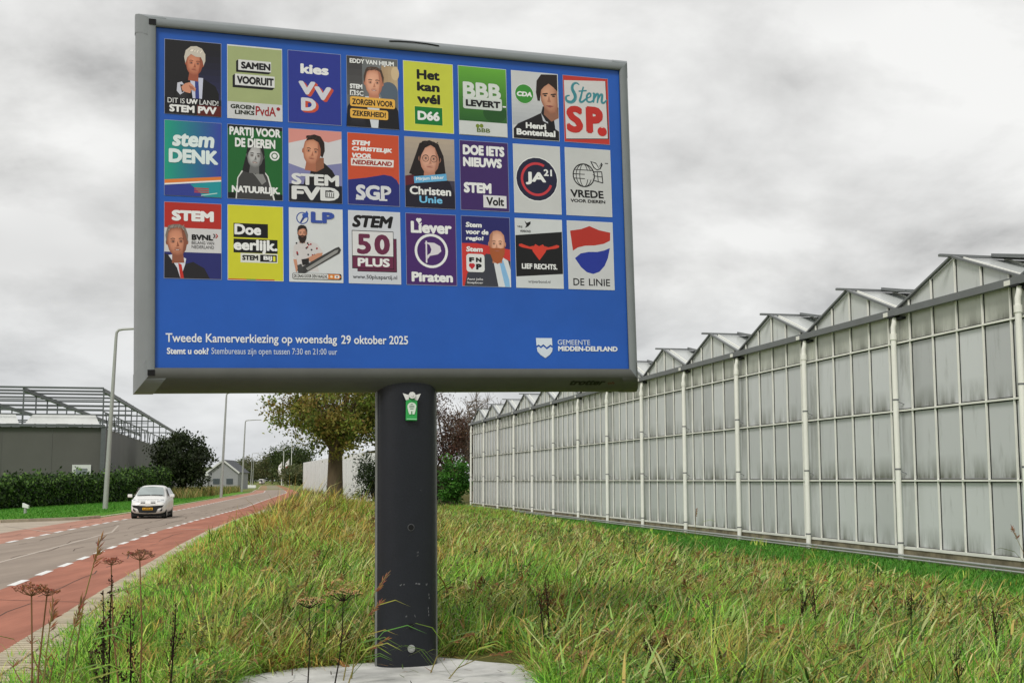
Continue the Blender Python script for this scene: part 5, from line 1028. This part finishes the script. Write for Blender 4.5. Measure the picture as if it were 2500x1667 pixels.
def treeline():
    n = 60000; a = rng.uniform(-1.3, 1.0, n); Y = 900+rng.uniform(0, 60, n); x = a*Y; h = 6+7*pnoise(x, Y*0, .012, 1)+4*pnoise(x, Y*0, .06, 3)
    z = h*np.sqrt(rng.random(n)); k = ~((x > -190) & (x < -178)); c = pick([(88, 98, 66), (100, 106, 74), (78, 88, 60)], n, .15)
    o = leaf_cloud('far_treeline', np.stack([x, Y, z], 1)[k], 2.6, c[k], M_leaf); o['kind'] = 'stuff'
treeline()

# ------------------------------------------------------------------ the white car
def car():
    hd = Vector((.165, -.986, 0)).normalized(); lf = Vector((-hd.y, hd.x, 0)); C = Vector((-16.54, 57.05, 0)); Z = Vector((0, 0, 1))
    def c(x, y, z): return C+hd*x+lf*y+Z*z
    M_paint = mat('white_car_paint', (.80, .80, .78), .25, .5, var=.02); M_gl = mat('car_glass', lin((150, 160, 160)), .08, .6, var=.15, scale=1.5); M_gd = mat('dark_car_glass', lin((40, 44, 46)), .08, .6)
    M_tyre = mat('tyre_rubber', lin((26, 26, 27)), .85, .2); M_rim = mat('wheel_rim', lin((150, 152, 154)), .35, .5, metal=.6); M_lamp = mat('headlamp_glass', lin((224, 228, 230)), .12, .6); M_plate = mat('yellow_plate', lin((226, 170, 40)), .5, .3)
    T = thing('car', 'small white hatchback driving towards the viewer on the road', 'car', C)
    st = [(1.80, .56, .34, .56, .50, .66), (1.74, .70, .22, .62, .60, .76), (1.5, .77, .19, .74, .66, .88), (1.05, .79, .19, .86, .66, .99), (.85, .79, .19, .90, .63, 1.06), (.35, .79, .19, .94, .56, 1.40), (0, .79, .19, .96, .56, 1.46), (-.7, .79, .19, .98, .56, 1.47), (-1.3, .79, .19, 1.0, .54, 1.41), (-1.62, .77, .22, 1.0, .50, 1.22), (-1.74, .72, .28, .86, .48, .95), (-1.78, .6, .36, .66, .45, .74)]
    mb = MB(); vs = []
    for x, wd, zb, zl, wt, zt in st:
        half = [(0, zb), (wd*.7, zb), (wd*.98, zb+.08), (wd, (zb+zl)/2+.04), (wd*.985, zl), (wt, zt-.05), (wt*.72, zt), (0, zt+.015)]
        vs += [c(x, y, z) for y, z in half]+[c(x, -y, z) for y, z in half[1:-1][::-1]]
    n = 14; mb.add(vs, [(i*n+k, i*n+(k+1) % n, (i+1)*n+(k+1) % n, (i+1)*n+k) for i in range(len(st)-1) for k in range(n)], None, True)
    mb.add(vs[:n], [list(range(n))[::-1]], None, True); mb.add(vs[-n:], [list(range(n))], None, True); mb.build('body', M_paint, T, subsurf=2)
    def patch(name, pts, m, parent=T): b = MB(); b.poly([c(*p) for p in pts]); return b.build(name, m, parent)
    patch('windscreen', [(1.02, -.60, 1.02), (1.05, 0, 1.035), (1.02, .60, 1.02), (.44, .50, 1.385), (.44, 0, 1.42), (.44, -.50, 1.385)], M_gl)
    for s in (1, -1):
        patch('side_window', [(.62, s*.80, 1.0), (-.55, s*.80, 1.02), (-.55, s*.635, 1.37), (.22, s*.64, 1.345)], M_gd); patch('side_window', [(-.62, s*.80, 1.02), (-1.35, s*.785, 1.05), (-1.2, s*.63, 1.33), (-.62, s*.635, 1.37)], M_gd)
        b = MB(); b.poly([c(x, s*.797, z) for x, z in ((.62, .3), (.62, .98), (.6, .98), (.6, .3))]); b.poly([c(x, s*.803, z) for x, z in ((-.57, .3), (-.57, .98), (-.59, .98), (-.59, .3))]); b.build('door_seam', M_dark, T)
        b = MB(); b.box(c(.66, s*.93, 1.0), (.10, .2, .14), (hd, lf, Z)); b.build('mirror', M_paint, T, bevel=.03)
        b = MB(); b.poly([c(*p) for p in ((1.755, s*.38, .66), (1.76, s*.40, .80), (1.60, s*.52, .87), (1.52, s*.73, .84), (1.62, s*.715, .70))]); b.build('headlight', M_lamp, T)
        b = MB(); disc(b, c(1.765, s*.56, .40), .075, 14, hd, .02); b.build('fog_light', M_dark, T)
        b = MB()
        for k in (0, 1): b.box(c(1.80, s*.22, .70+k*.055), (.02, .2, .02), (hd, lf, Z))
        b.build('grille', M_dark, T)
        for x in (1.12, -1.22):
            b = MB(); b.tube([c(x, s*.60, .28), c(x, s*.76, .28)], .285, 20, smooth=False); wl = b.build('wheel', M_tyre, T)
            b = MB(); b.tube([c(x, s*.755, .28), c(x, s*.768, .28)], .18, 16, smooth=False); b.build('rim', M_rim, wl)
            b = MB(); b.tube([c(x, s*.55, .30), c(x, s*.742, .30)], .335, 20, smooth=False); b.build('wheel_arch', M_dark, T)
    b = MB(); b.poly([c(*p) for p in ((1.80, -.70, .60), (1.84, 0, .555), (1.80, .70, .60), (1.80, .62, .50), (1.81, .44, .44), (1.82, .36, .27), (1.84, 0, .25), (1.82, -.36, .27), (1.81, -.44, .44), (1.80, -.62, .50))]); b.build('bumper_grille', M_dark, T)
    b = MB(); b.box(c(1.845, 0, .44), (.015, .44, .10), (hd, lf, Z)); pl_ = b.build('number_plate', M_plate, T)
    pr_ = Print(c(1.856, .19, .475), -lf, Z, hd, .38, .07, .0); pr_.text('66-KXN-4', 0, 0, 1, 1, (30, 28, 24), .03); pr_.mb.build('lettering', M_print, pl_)
    b = MB(); b.box(c(.0, 0, .16), (3.2, 1.45, .12), (hd, lf, Z)); b.build('underbody', M_dark, T)
    b = MB(); b.bar(c(1.06, -.55, 1.025), c(1.05, .0, 1.055), .02, .02); b.bar(c(1.06, .05, 1.055), c(1.03, .55, 1.035), .02, .02); b.build('wiper', M_dark, T)
    b = MB(); q_ = [(1.60, -.66, .835), (1.66, -.4, .845), (1.69, 0, .85), (1.66, .4, .845), (1.60, .66, .835)]
    for u_, v_ in zip(q_, q_[1:]): b.bar(c(*u_), c(*v_), .012, .012)
    b.build('bonnet_seam', M_dark, T)
    b = MB(); b.bar(c(-.9, 0, 1.47), c(-1.1, 0, 1.6), .012, .012); b.build('aerial', M_dark, T)
car()

# ------------------------------------------------------------------ lamps, posts, far things
M_lampp = mat('lamp_grey', lin((168, 170, 166)), .5, .4, metal=.2, var=.06)
def lamp(x, y, H, label, first=None):
    if first: return dup(first, (x, y, 0.03), label)
    t = thing('street_lamp', label, 'street lamp', (x, y, 0.03), 'street lamps along the far side of the road'); b = Vector((x, y, 0.03)); q = .27
    mb = MB(); mb.tube([b, b+Vector((.03, 0, 1.2)), b+Vector((q, 0, H-.5))], [.15, .14, .085], 12); mb.build('pole', M_lampp, t)
    mb = MB(); mb.tube([b+Vector((q, 0, H-.52)), b+Vector((q+.02, 0, H-.2)), b+Vector((q+.14, 0, H-.05)), b+Vector((q+.4, 0, H)), b+Vector((q+1.6, 0, H+.06))], [.085, .08, .075, .07, .065], 8); mb.build('arm', M_lampp, t)
    mb = MB(); p = b+Vector((q+1.95, 0, H+.07)); mb.box(p, (.8, .2, .09)); hd_ = mb.build('lamp_head', M_lampp, t, bevel=.03)
    mb = MB(); mb.box(p-Vector((0, 0, .05)), (.55, .14, .02)); mb.build('lens', M_white, hd_)
    mb = MB(); mb.box(b+Vector((.04, -.125, 1.0)), (.1, .02, .4)); mb.build('hatch', M_lampp, t)
    return t
L0 = lamp(-23.3, 71, 10.4, 'tall grey street lamp beside the hedge, nearest of the row')
for x, y, lb in ((-28.9, 123, 'street lamp behind the dark tree, second of the row'), (-39.3, 180, 'street lamp left of the olive tree, third of the row'), (-84.5, 400, 'tiny far street lamp, fourth of the row'), (-96.5, 460, 'tiny far street lamp, last of the row')): lamp(x, y, 10.4, lb, L0)
b = Vector((-23.93, 60.96, .03)); mk = thing('marker_post', 'short pale slant topped marker post on the lawn left of the lamp', 'marker post', b)
mb = MB(); mb.tube([b, b+Vector((0, 0, .46))], .07, 10); mb.build('post', M_lampp, mk); mb = MB(); mb.add([b+Vector(v) for v in ((-.12, -.09, .36), (.16, -.09, .30), (.16, .09, .30), (-.12, .09, .36), (-.12, -.09, .56), (.16, -.09, .44), (.16, .09, .44), (-.12, .09, .56))], [(0, 3, 2, 1), (4, 5, 6, 7), (0, 1, 5, 4), (1, 2, 6, 5), (2, 3, 7, 6), (3, 0, 4, 7)]); mb.build('cap', M_white, mk)
# pale far greenhouse behind the olive tree
A0, A1 = Vector((-23.6, 140, 0)), Vector((-12.3, 100, 0)); FG = thing('far_greenhouse', 'low white far greenhouse behind the olive tree', 'greenhouse', A0)
dA = (A1-A0).normalized(); nA = Vector((-dA.y, dA.x, 0)); nA = nA if nA.x > 0 else -nA
mb = MB(); mb.add([A0, A1, A1+Vector((0, 0, 3.9)), A0+Vector((0, 0, 3.7)), A0+nA*5, A0+nA*5+Vector((0, 0, 3.7)), A1+nA*5, A1+nA*5+Vector((0, 0, 3.9))], [(0, 1, 2, 3), (4, 0, 3, 5), (1, 6, 7, 2)]); mb.build('wall', mat('far_glass', lin((246, 248, 246)), .4, .4, var=.05), FG)
mb = MB(); mb.add([A0+Vector((0, 0, 3.7)), A1+Vector((0, 0, 3.9)), A1+nA*2.5+Vector((0, 0, 4.4)), A0+nA*2.5+Vector((0, 0, 4.2)), A1+nA*5+Vector((0, 0, 3.9)), A0+nA*5+Vector((0, 0, 3.7))], [(0, 1, 2, 3), (3, 2, 4, 5)]); mb.build('roof', M_roofg, FG)
mb = MB()
for k in range(12): p = A0.lerp(A1, k/11)-nA*.04; mb.bar(p, p+Vector((0, 0, 3.7)), .06, .06, up=dA)
mb.build('glazing_bar', M_tarp, FG)
for k in range(3): mb = MB(); p = A0.lerp(A1, .62+k*.035)+nA*.4; mb.tube([p+Vector((0, 0, 3.7)), p+Vector((0, 0, 5.4)), p+Vector((.3, 0, 5.7))], .06, 6); mb.build('flue', M_gut, FG)
# grey house and its low wing far left of the road
def house(px, Y, wd, hh, label):
    x = (px-1250)/3000*Y; t = thing('grey_house', label, 'house', (x, Y, 0)); g1, g2 = mat('house_wall', lin((150, 152, 154)), .8, .2, var=.06), mat('house_roof', lin((92, 94, 98)), .8, .2, var=.1)
    mb = MB(); w2 = wd/2; mb.add([(x-w2, Y, 0), (x+w2, Y, 0), (x+w2, Y, hh), (x, Y, hh*1.62), (x-w2, Y, hh), (x-w2, Y+9, 0), (x+w2, Y+9, 0), (x+w2, Y+9, hh), (x, Y+9, hh*1.62), (x-w2, Y+9, hh)], [(0, 1, 2, 3, 4), (9, 8, 7, 6, 5), (1, 6, 7, 2), (5, 0, 4, 9)]); mb.build('wall', g1, t)
    mb = MB(); o = .35; mb.add([(x-w2-o, Y-o, hh-.2), (x, Y-o, hh*1.62+.12), (x+w2+o, Y-o, hh-.2), (x-w2-o, Y+9.3, hh-.2), (x, Y+9.3, hh*1.62+.12), (x+w2+o, Y+9.3, hh-.2)], [(0, 1, 4, 3), (1, 2, 5, 4)]); mb.build('roof', g2, t)
    mb = MB(); mb.bar((x-w2-o, Y-o-.05, hh-.3), (x, Y-o-.05, hh*1.62), .1, .3); mb.bar((x, Y-o-.05, hh*1.62), (x+w2+o, Y-o-.05, hh-.3), .1, .3); mb.build('gable_trim', M_tarp, t)
    mb = MB(); mb.box((x-w2-3, Y+2, 1.3), (6, 5, 2.6)); mb.build('wing', g1, t); mb = MB(); mb.box((x-w2-3, Y+1.9, 2.75), (6.4, 5.6, .3)); mb.build('wing_roof', M_tarp, t)
    for k in (-1, 1): mb = MB(); mb.box((x+k*w2*.45, Y-.04, hh*.45), (wd*.22, .08, hh*.3)); mb.build('window', M_gl0, t)
M_gl0 = mat('window_glass', lin((70, 78, 84)), .15, .5)
house(549, 235, 5.6, 3.4, 'grey gabled house far left of the road behind the dark tree')
# two flagpoles with flags and two bare masts by the far road
def flagpole(px, Y, H, flag, label):
    x = (px-1250)/3000*Y; t = thing('flagpole', label, 'flagpole', (x, Y, 0), 'poles beside the far road'); mb = MB(); mb.tube([(x, Y, 0), (x, Y, H)], [.14, .09], 8); mb.build('pole', M_white, t)
    if flag:
        mb = MB(); vs = []
        for i in range(5):
            for j in range(3): vs.append((x-.1-j*.5-.12*math.sin(i), Y+.25*math.sin(i*1.3+j), H-.3-i*.9-j*.5))
        mb.add(vs, [(i*3+j, i*3+j+1, i*3+j+4, i*3+j+3) for i in range(4) for j in range(2)], None, True); f_ = mb.build('flag', mat('white_flag', lin((232, 230, 230)), .8, .2), t)
        if flag == 2: mb = MB(); mb.add([Vector(v)+Vector((0, -.06, 0)) for v in vs[6:15]], [(0, 1, 4, 3), (1, 2, 5, 4)]); mb.build('emblem', mat('flag_red', lin((196, 60, 56)), .8, .2), f_)
flagpole(695, 440, 14.0, 0, 'tall white mast, left one of two by the round tree'); flagpole(714, 440, 15.5, 0, 'tallest white mast, in front of the round tree'); flagpole(691, 420, 8.0, 1, 'short pole with a plain white flag'); flagpole(708, 420, 9.0, 2, 'short pole with a white and red flag')
# white van, cyclist, parapet and boulder
def van():
    Y = 585; x = float(ER(Y))-4.4; t = thing('van', 'tiny white van coming along the far road', 'van', (x, Y, 0)); mb = MB(); mb.box((x, Y+2.2, 1.35), (1.9, 4.2, 1.9)); mb.build('body', MATS['white_car_paint'], t, bevel=.2)
    mb = MB(); mb.poly([(x-.8, Y+.05, 1.3), (x+.8, Y+.05, 1.3), (x+.7, Y+.05, 2.05), (x-.7, Y+.05, 2.05)]); mb.build('windscreen', MATS['dark_car_glass'], t)
    for s in (-1, 1):
        for yy in (.8, 3.6): mb = MB(); mb.tube([(x+s*.75, Y+yy, .33), (x+s*.97, Y+yy, .33)], .33, 12); mb.build('wheel', MATS['tyre_rubber'], t)
van()
def cyclist():
    Y = 470; x = float(ER(Y))-5.6; z = 0.0; g = 'dark dressed cyclist riding away on the far red lane'
    me = bpy.data.meshes.new('person'); J = [((0, 0, .95), .16), ((0, -.05, 1.2), .17), ((0, -.12, 1.42), .17), ((0, -.13, 1.52), .07), ((0, -.14, 1.64), .11), ((0, -.14, 1.75), .10), ((.13, -.1, .9), .11), ((.13, -.32, .62), .08), ((.12, -.12, .28), .06), ((.12, -.26, .22), .05), ((-.13, -.1, .9), .11), ((-.13, -.3, .8), .08), ((-.12, -.1, .5), .06), ((-.12, -.24, .44), .05), ((.22, -.13, 1.4), .07), ((.27, -.28, 1.2), .055), ((.25, -.5, 1.08), .045), ((-.22, -.13, 1.4), .07), ((-.27, -.28, 1.2), .055), ((-.25, -.5, 1.08), .045)]
    E_ = [(0, 1), (1, 2), (2, 3), (3, 4), (4, 5), (0, 6), (6, 7), (7, 8), (8, 9), (0, 10), (10, 11), (11, 12), (12, 13), (2, 14), (14, 15), (15, 16), (2, 17), (17, 18), (18, 19)]
    me.from_pydata([p for p, r in J], E_, []); o = bpy.data.objects.new('person', me); COL.objects.link(o); o.location = (x, Y, z); me.materials.append(mat('dark_cloth', lin((44, 44, 50)), .9, .1))
    sk = o.modifiers.new('skin', 'SKIN')
    for v, (p, r) in zip(me.skin_vertices[0].data, J): v.radius = (r, r)
    me.skin_vertices[0].data[0].use_root = True; su = o.modifiers.new('sub', 'SUBSURF'); su.levels = 1; su.render_levels = 1
    tag(o, 'person in dark clothes riding a bicycle on the far red lane', 'person')
    t = thing('bicycle', 'dark bicycle under the far rider on the red lane', 'bicycle', (x, Y, 0))
    for yy in (-.52, .52):
        mb = MB(); mb.tube([(x, Y+yy+.33*math.cos(a*.3142), .34+.33*math.sin(a*.3142)) for a in range(21)], .02, 5, cap=False); mb.build('wheel', MATS['tyre_rubber'], t)
    mb = MB(); mb.tube([(x, Y+.52, .34), (x, Y+.05, .3), (x, Y-.42, .85), (x, Y-.52, .34)], .02, 5); mb.tube([(x, Y+.05, .3), (x, Y+.15, .85), (x, Y-.4, .8)], .02, 5); mb.tube([(x-.25, Y-.48, 1.05), (x, Y-.44, 1.02), (x+.25, Y-.48, 1.05)], .018, 5); mb.build('frame', M_dark, t); mb = MB(); mb.box((x, Y+.1, .88), (.16, .26, .06)); mb.build('saddle', M_dark, t)
cyclist()
for k, (px, Y, lw, lb) in enumerate([(607, 268, 1.7, 'low white parapet left of the far road, shorter one'), (616, 262, 2.3, 'low white parapet left of the far road, longer one')]):
    x = (px-1250)/3000*Y; mb = MB(); mb.box((x, Y, .42), (lw, .5, .55)); mb.box((x, Y, .12), (lw*.9, .3, .26)); o = mb.build('parapet', M_white, bevel=.05); tag(o, lb, 'parapet', 'white parapets by the far road')
def boulder():
    x, y = -26.3, 163; mb = MB(); vs = []; rr_ = random.Random(4)
    for i in range(7):
        for j in range(12):
            a, e_ = 2*math.pi*j/12, math.pi*i/6; q = 1+rr_.uniform(-.08, .08); vs.append((x+.45*q*math.sin(e_)*math.cos(a), y+.4*q*math.sin(e_)*math.sin(a), .22+.32*q*math.cos(e_)))
    mb.add(vs, [(i*12+j, i*12+(j+1) % 12, (i+1)*12+(j+1) % 12, (i+1)*12+j) for i in range(6) for j in range(12)], None, True); o = mb.build('boulder', M_white); tag(o, 'rounded white boulder in the verge left of the olive tree', 'boulder')
boulder()

# ------------------------------------------------------------------ single plants that stand out of the grass
def at(px, py, Y):
    """the point at depth Y on the sight line through a photograph pixel"""
    f, p = 3000.0, math.atan(.113); a, b_ = (px-1250)/f, -(py-833.5)/f; d_ = Vector((a, math.cos(p)-b_*math.sin(p), math.sin(p)+b_*math.cos(p))); return Vector((0, 0, EYE))+d_*(Y/d_.y)
def umbel(px, py, Y, wdt, label, col=(176, 128, 98), stem=(140, 108, 76), lean=.0, rays=15, seed=1):
    top = at(px, py, Y); rd = random.Random(seed); zb = float(gh(top.x-lean, Y)); base = Vector((top.x-lean, Y, zb)); t = thing('umbel_plant', label, 'plant', base, 'dry umbel plants in the verge')
    hub = top-Vector((0, 0, wdt*.30)); mb = MB(); mb.tube([base, base.lerp(hub, .3)+Vector((rd.uniform(-.03, .03), 0, 0)), base.lerp(hub, .65)+Vector((rd.uniform(-.03, .03), 0, 0)), hub], [.007, .006, .005, .004], 6, lin(stem)); 
    for s_ in (-1, 1):                                          # a side shoot with a spent little head
        a_ = base.lerp(hub, rd.uniform(.45, .7)); b_ = a_+Vector((s_*rd.uniform(.06, .14), rd.uniform(-.05, .05), rd.uniform(.12, .24))); mb.tube([a_, a_.lerp(b_, .5)+Vector((s_*.015, 0, 0)), b_], [.004, .003, .002], 5, lin(stem), cap=False)
        for j in range(6): mb.tube([b_, b_+Vector((rd.gauss(0, .02), rd.gauss(0, .02), rd.uniform(.015, .04)))], .0018, 3, lin(col), cap=False)
    mb.build('stem', M_dry, t); mb = MB(); mc = MB()
    for k in range(rays):
        a = k*2.4; q = math.sqrt((k+.5)/rays)*wdt/2; e_ = hub+Vector((q*math.cos(a), q*math.sin(a), wdt*.30*(1-.35*(2*q/wdt)**2)+rd.uniform(-.008, .008))); mb.tube([hub, hub.lerp(e_, .55)+Vector((0, 0, -.006)), e_], [.0025, .002, .0015], 4, lin(stem), cap=False)
        for j in range(6):
            s_ = e_+Vector((rd.gauss(0, .014), rd.gauss(0, .014), rd.uniform(-.004, .012))); mb.tube([e_-Vector((0, 0, .012)), s_], .001, 3, lin(stem), cap=False); mc.box(s_, (.007, .007, .006), col=tuple(c*rd.uniform(.7, 1.2) for c in lin(col)))
    mb.build('ray', M_dry, t); mc.build('seed_head', M_dry, t); return t
umbel(342, 1347, 7.4, .16, 'tall dry umbel plant standing against the red lane, centre of the left foreground', seed=2, col=(150, 104, 80))
umbel(78, 1430, 6.6, .17, 'dry pale brown umbel plant low in the left corner', seed=3, lean=-.05, col=(168, 112, 86))
umbel(272, 1366, 7.9, .10, 'small airy umbel plant between the two larger ones on the left', seed=4, lean=-.14, rays=9, col=(160, 96, 80))
umbel(755, 1461, 10.2, .26, 'broad tan umbel plant left of the post, lower head', seed=5, col=(206, 178, 126), stem=(40, 34, 28), rays=24)
umbel(838, 1440, 10.3, .30, 'broad tan umbel plant left of the post, upper head', seed=6, col=(210, 176, 124), stem=(40, 34, 28), rays=26, lean=.06)
umbel(115, 1440, 6.7, .10, 'small umbel head beside the pale one in the corner', seed=7, lean=.02, rays=9, col=(160, 104, 80))
def dock(px, py, Y, h, label, seed, col=(58, 38, 32), lean=.0):
    top = at(px, py, Y); zb = float(gh(top.x-lean, Y)); base = Vector((top.x-lean, Y, zb)); rd = random.Random(seed); t = thing('dock_plant', label, 'plant', base, 'dark dead dock stalks in the verge')
    mb = MB(); mb.tube([base, base.lerp(top, .5)+Vector((.01, 0, 0)), top], [.007, .006, .002], 5, lin((46, 36, 30))); br = [(base.lerp(top, .35), top)]
    for k in range(5):
        s_ = base.lerp(top, rd.uniform(.4, .75)); e_ = s_+Vector((rd.uniform(-.09, .09), rd.uniform(-.06, .06), rd.uniform(.12, .26))); mb.tube([s_, e_], [.003, .002], 4, lin((46, 36, 30)), cap=False); br.append((s_.lerp(e_, .2), e_))
    mb.build('stalk', M_dry, t); mb = MB()
    for a, b_ in br:
        n = int((b_-a).length*120)
        for k in range(n):
            q = a.lerp(b_, rd.random())+Vector((rd.gauss(0, .011), rd.gauss(0, .011), 0)); v = Vector((rd.gauss(0, 1), rd.gauss(0, 1), rd.gauss(0, 1))).normalized()*.011; u_ = v.cross(Vector((0, .3, 1))).normalized()*.007
            mb.add([q-v, q+u_, q+v, q-u_], [(0, 1, 2, 3)], tuple(c*rd.uniform(.6, 1.3) for c in lin(col)))
    mb.build('seed_spike', M_dry, t)
for k, (px, py, Y, lb) in enumerate([(272, 1402, 7.2, 'dark seeded dock stalk left of the tall umbel plant'), (252, 1440, 7.4, 'shorter dark dock stalk beside the tile strip'), (318, 1480, 7.0, 'leaning dark dock stalk under the tall umbel plant'), (430, 1470, 8.2, 'thin dark stalk in the grass left of the slab'), (1330, 1392, 11.5, 'rusty dock clump right of the slab, taller stalk'), (1312, 1430, 11.4, 'rusty dock clump right of the slab, shorter stalk'), (1960, 1440, 12.5, 'dark stalk in the open grass right of the slab'), (1985, 1428, 12.7, 'second dark stalk in the open grass right of the slab'), (2225, 1440, 13.5, 'dark paired stalk before the bright lawn'), (2420, 1462, 12.2, 'dark stalk near the right edge of the grass'), (2330, 1595, 9.4, 'purplish dark stalk in the bottom right corner'), (1590, 1568, 10.2, 'stalk with a single black seed head, bottom centre'), (630, 1268, 27, 'tall rusty stalk on the verge above the red lane'), (1640, 1610, 9.6, 'bare dark stalk at the foot of the picture right of centre')]):
    dock(px, py, Y, 1, lb, 30+k, (104, 66, 44) if 'rusty' in lb else (66, 48, 40), lean=random.uniform(-.08, .08))
def reed(px, py, Y, label, seed, lean=.25, leafc=(122, 150, 62), headc=(150, 108, 76)):
    top = at(px, py, Y); zb = float(gh(top.x-lean, Y)); base = Vector((top.x-lean, Y, zb)); rd = random.Random(seed); t = thing('reed_plant', label, 'reed', base, 'single reeds by the slab and road'); H = top.z-zb
    mb = MB(); P = [base, base+Vector((lean*.15, 0, H*.4)), base+Vector((lean*.5, 0, H*.75)), top]; mb.tube(P, [.006, .005, .004, .002], 5, lin((150, 140, 84))); mb.build('stem', M_dry, t); mb = MB()
    for k in range(6):
        s_ = P[0].lerp(P[1], .3+.2*k) if k < 3 else P[1].lerp(P[2], (k-3)*.35); a = rd.choice([0, math.pi])+rd.uniform(-.7, .7); d_ = Vector((math.cos(a), math.sin(a)*.6, 0)); L = rd.uniform(.25, .5); w_ = Vector((-d_.y, d_.x, .3)).normalized()*.011; q = [s_, s_+d_*L*.35+Vector((0, 0, L*.4)), s_+d_*L*.75+Vector((0, 0, L*.5)), s_+d_*L*1.1+Vector((0, 0, L*.35))]; cl = tuple(c*rd.uniform(.75, 1.2) for c in lin(rd.choice([leafc, (150, 160, 70), (96, 128, 52)])))
        mb.add([q[0]-w_*.6, q[0]+w_*.6, q[1]+w_, q[1]-w_, q[2]+w_*.8, q[2]-w_*.8, q[3]], [(0, 1, 2, 3), (3, 2, 4, 5), (5, 4, 6)], cl)
    mb.build('leaf_blades', M_grass, t); mb = MB(); ax = (P[3]-P[2]).normalized()
    for k in range(34):
        s_ = top-ax*rd.uniform(0, .17); v = (ax*rd.uniform(.6, 1.2)+Vector((rd.gauss(.25, .35), rd.gauss(0, .35), rd.gauss(-.1, .25)))).normalized()*rd.uniform(.03, .075); w_ = v.cross(Vector((.2, 1, .1))).normalized()*.004; mb.add([s_, s_+v*.5-w_, s_+v, s_+v*.5+w_], [(0, 1, 2, 3)], tuple(c*rd.uniform(.7, 1.3) for c in lin(headc)))
    mb.build('plume', M_dry, t)
for k, (px, py, Y, le_, lb) in enumerate([(245, 1316, 6.9, .16, 'pinkish reed plume leaning over the white lane dashes'), (942, 1405, 10.6, .28, 'reed with a brown plume crossing the left edge of the post'), (928, 1470, 10.5, .3, 'shorter green reed against the left edge of the post'), (940, 1560, 10.3, .3, 'low reed bending across the foot of the post'), (1240, 1590, 10.6, .5, 'leafy reed leaning over the right end of the slab'), (1150, 1545, 10.9, .35, 'pale reed rising from the slab right of the post'), (200, 1460, 6.8, .12, 'thin reed in the left corner by the tiles'), (130, 1465, 6.5, .05, 'rust coloured reed in the left corner'), (2470, 1288, 16, -.3, 'tall grey reed in front of the glasshouse at the right edge'), (1700, 1242, 26, .05, 'slim pale reed standing before the glasshouse wall')]):
    reed(px, py, Y, lb, 60+k, le_)
# leaves and stalks lying over the slab
mb = MB(); rr = random.Random(12)
for k in range(120):
    x, y = rr.uniform(-2.3, .5), rr.uniform(9.9, 12.2)
    if not inslab(np.array([x]), np.array([y]))[0]: continue
    L, a = rr.uniform(.05, .32), rr.uniform(0, 6.28); z = .062+.004*(y-10.5); d_ = Vector((math.cos(a)*L, math.sin(a)*L, rr.uniform(0, .03))); w_ = Vector((-d_.y, d_.x, 0)).normalized()*.005; s_ = Vector((x, y, z+.003)); mb.add([s_-w_, s_+w_, s_+d_*.6+w_*.8, s_+d_, s_+d_*.6-w_*.8], [(0, 1, 2, 3, 4)], tuple(c*rr.uniform(.6, 1.2) for c in lin(rr.choice([(142, 124, 76), (96, 110, 52), (120, 84, 52), (66, 52, 38)]))))
mb.build('grass_litter', M_dry, kind='stuff')
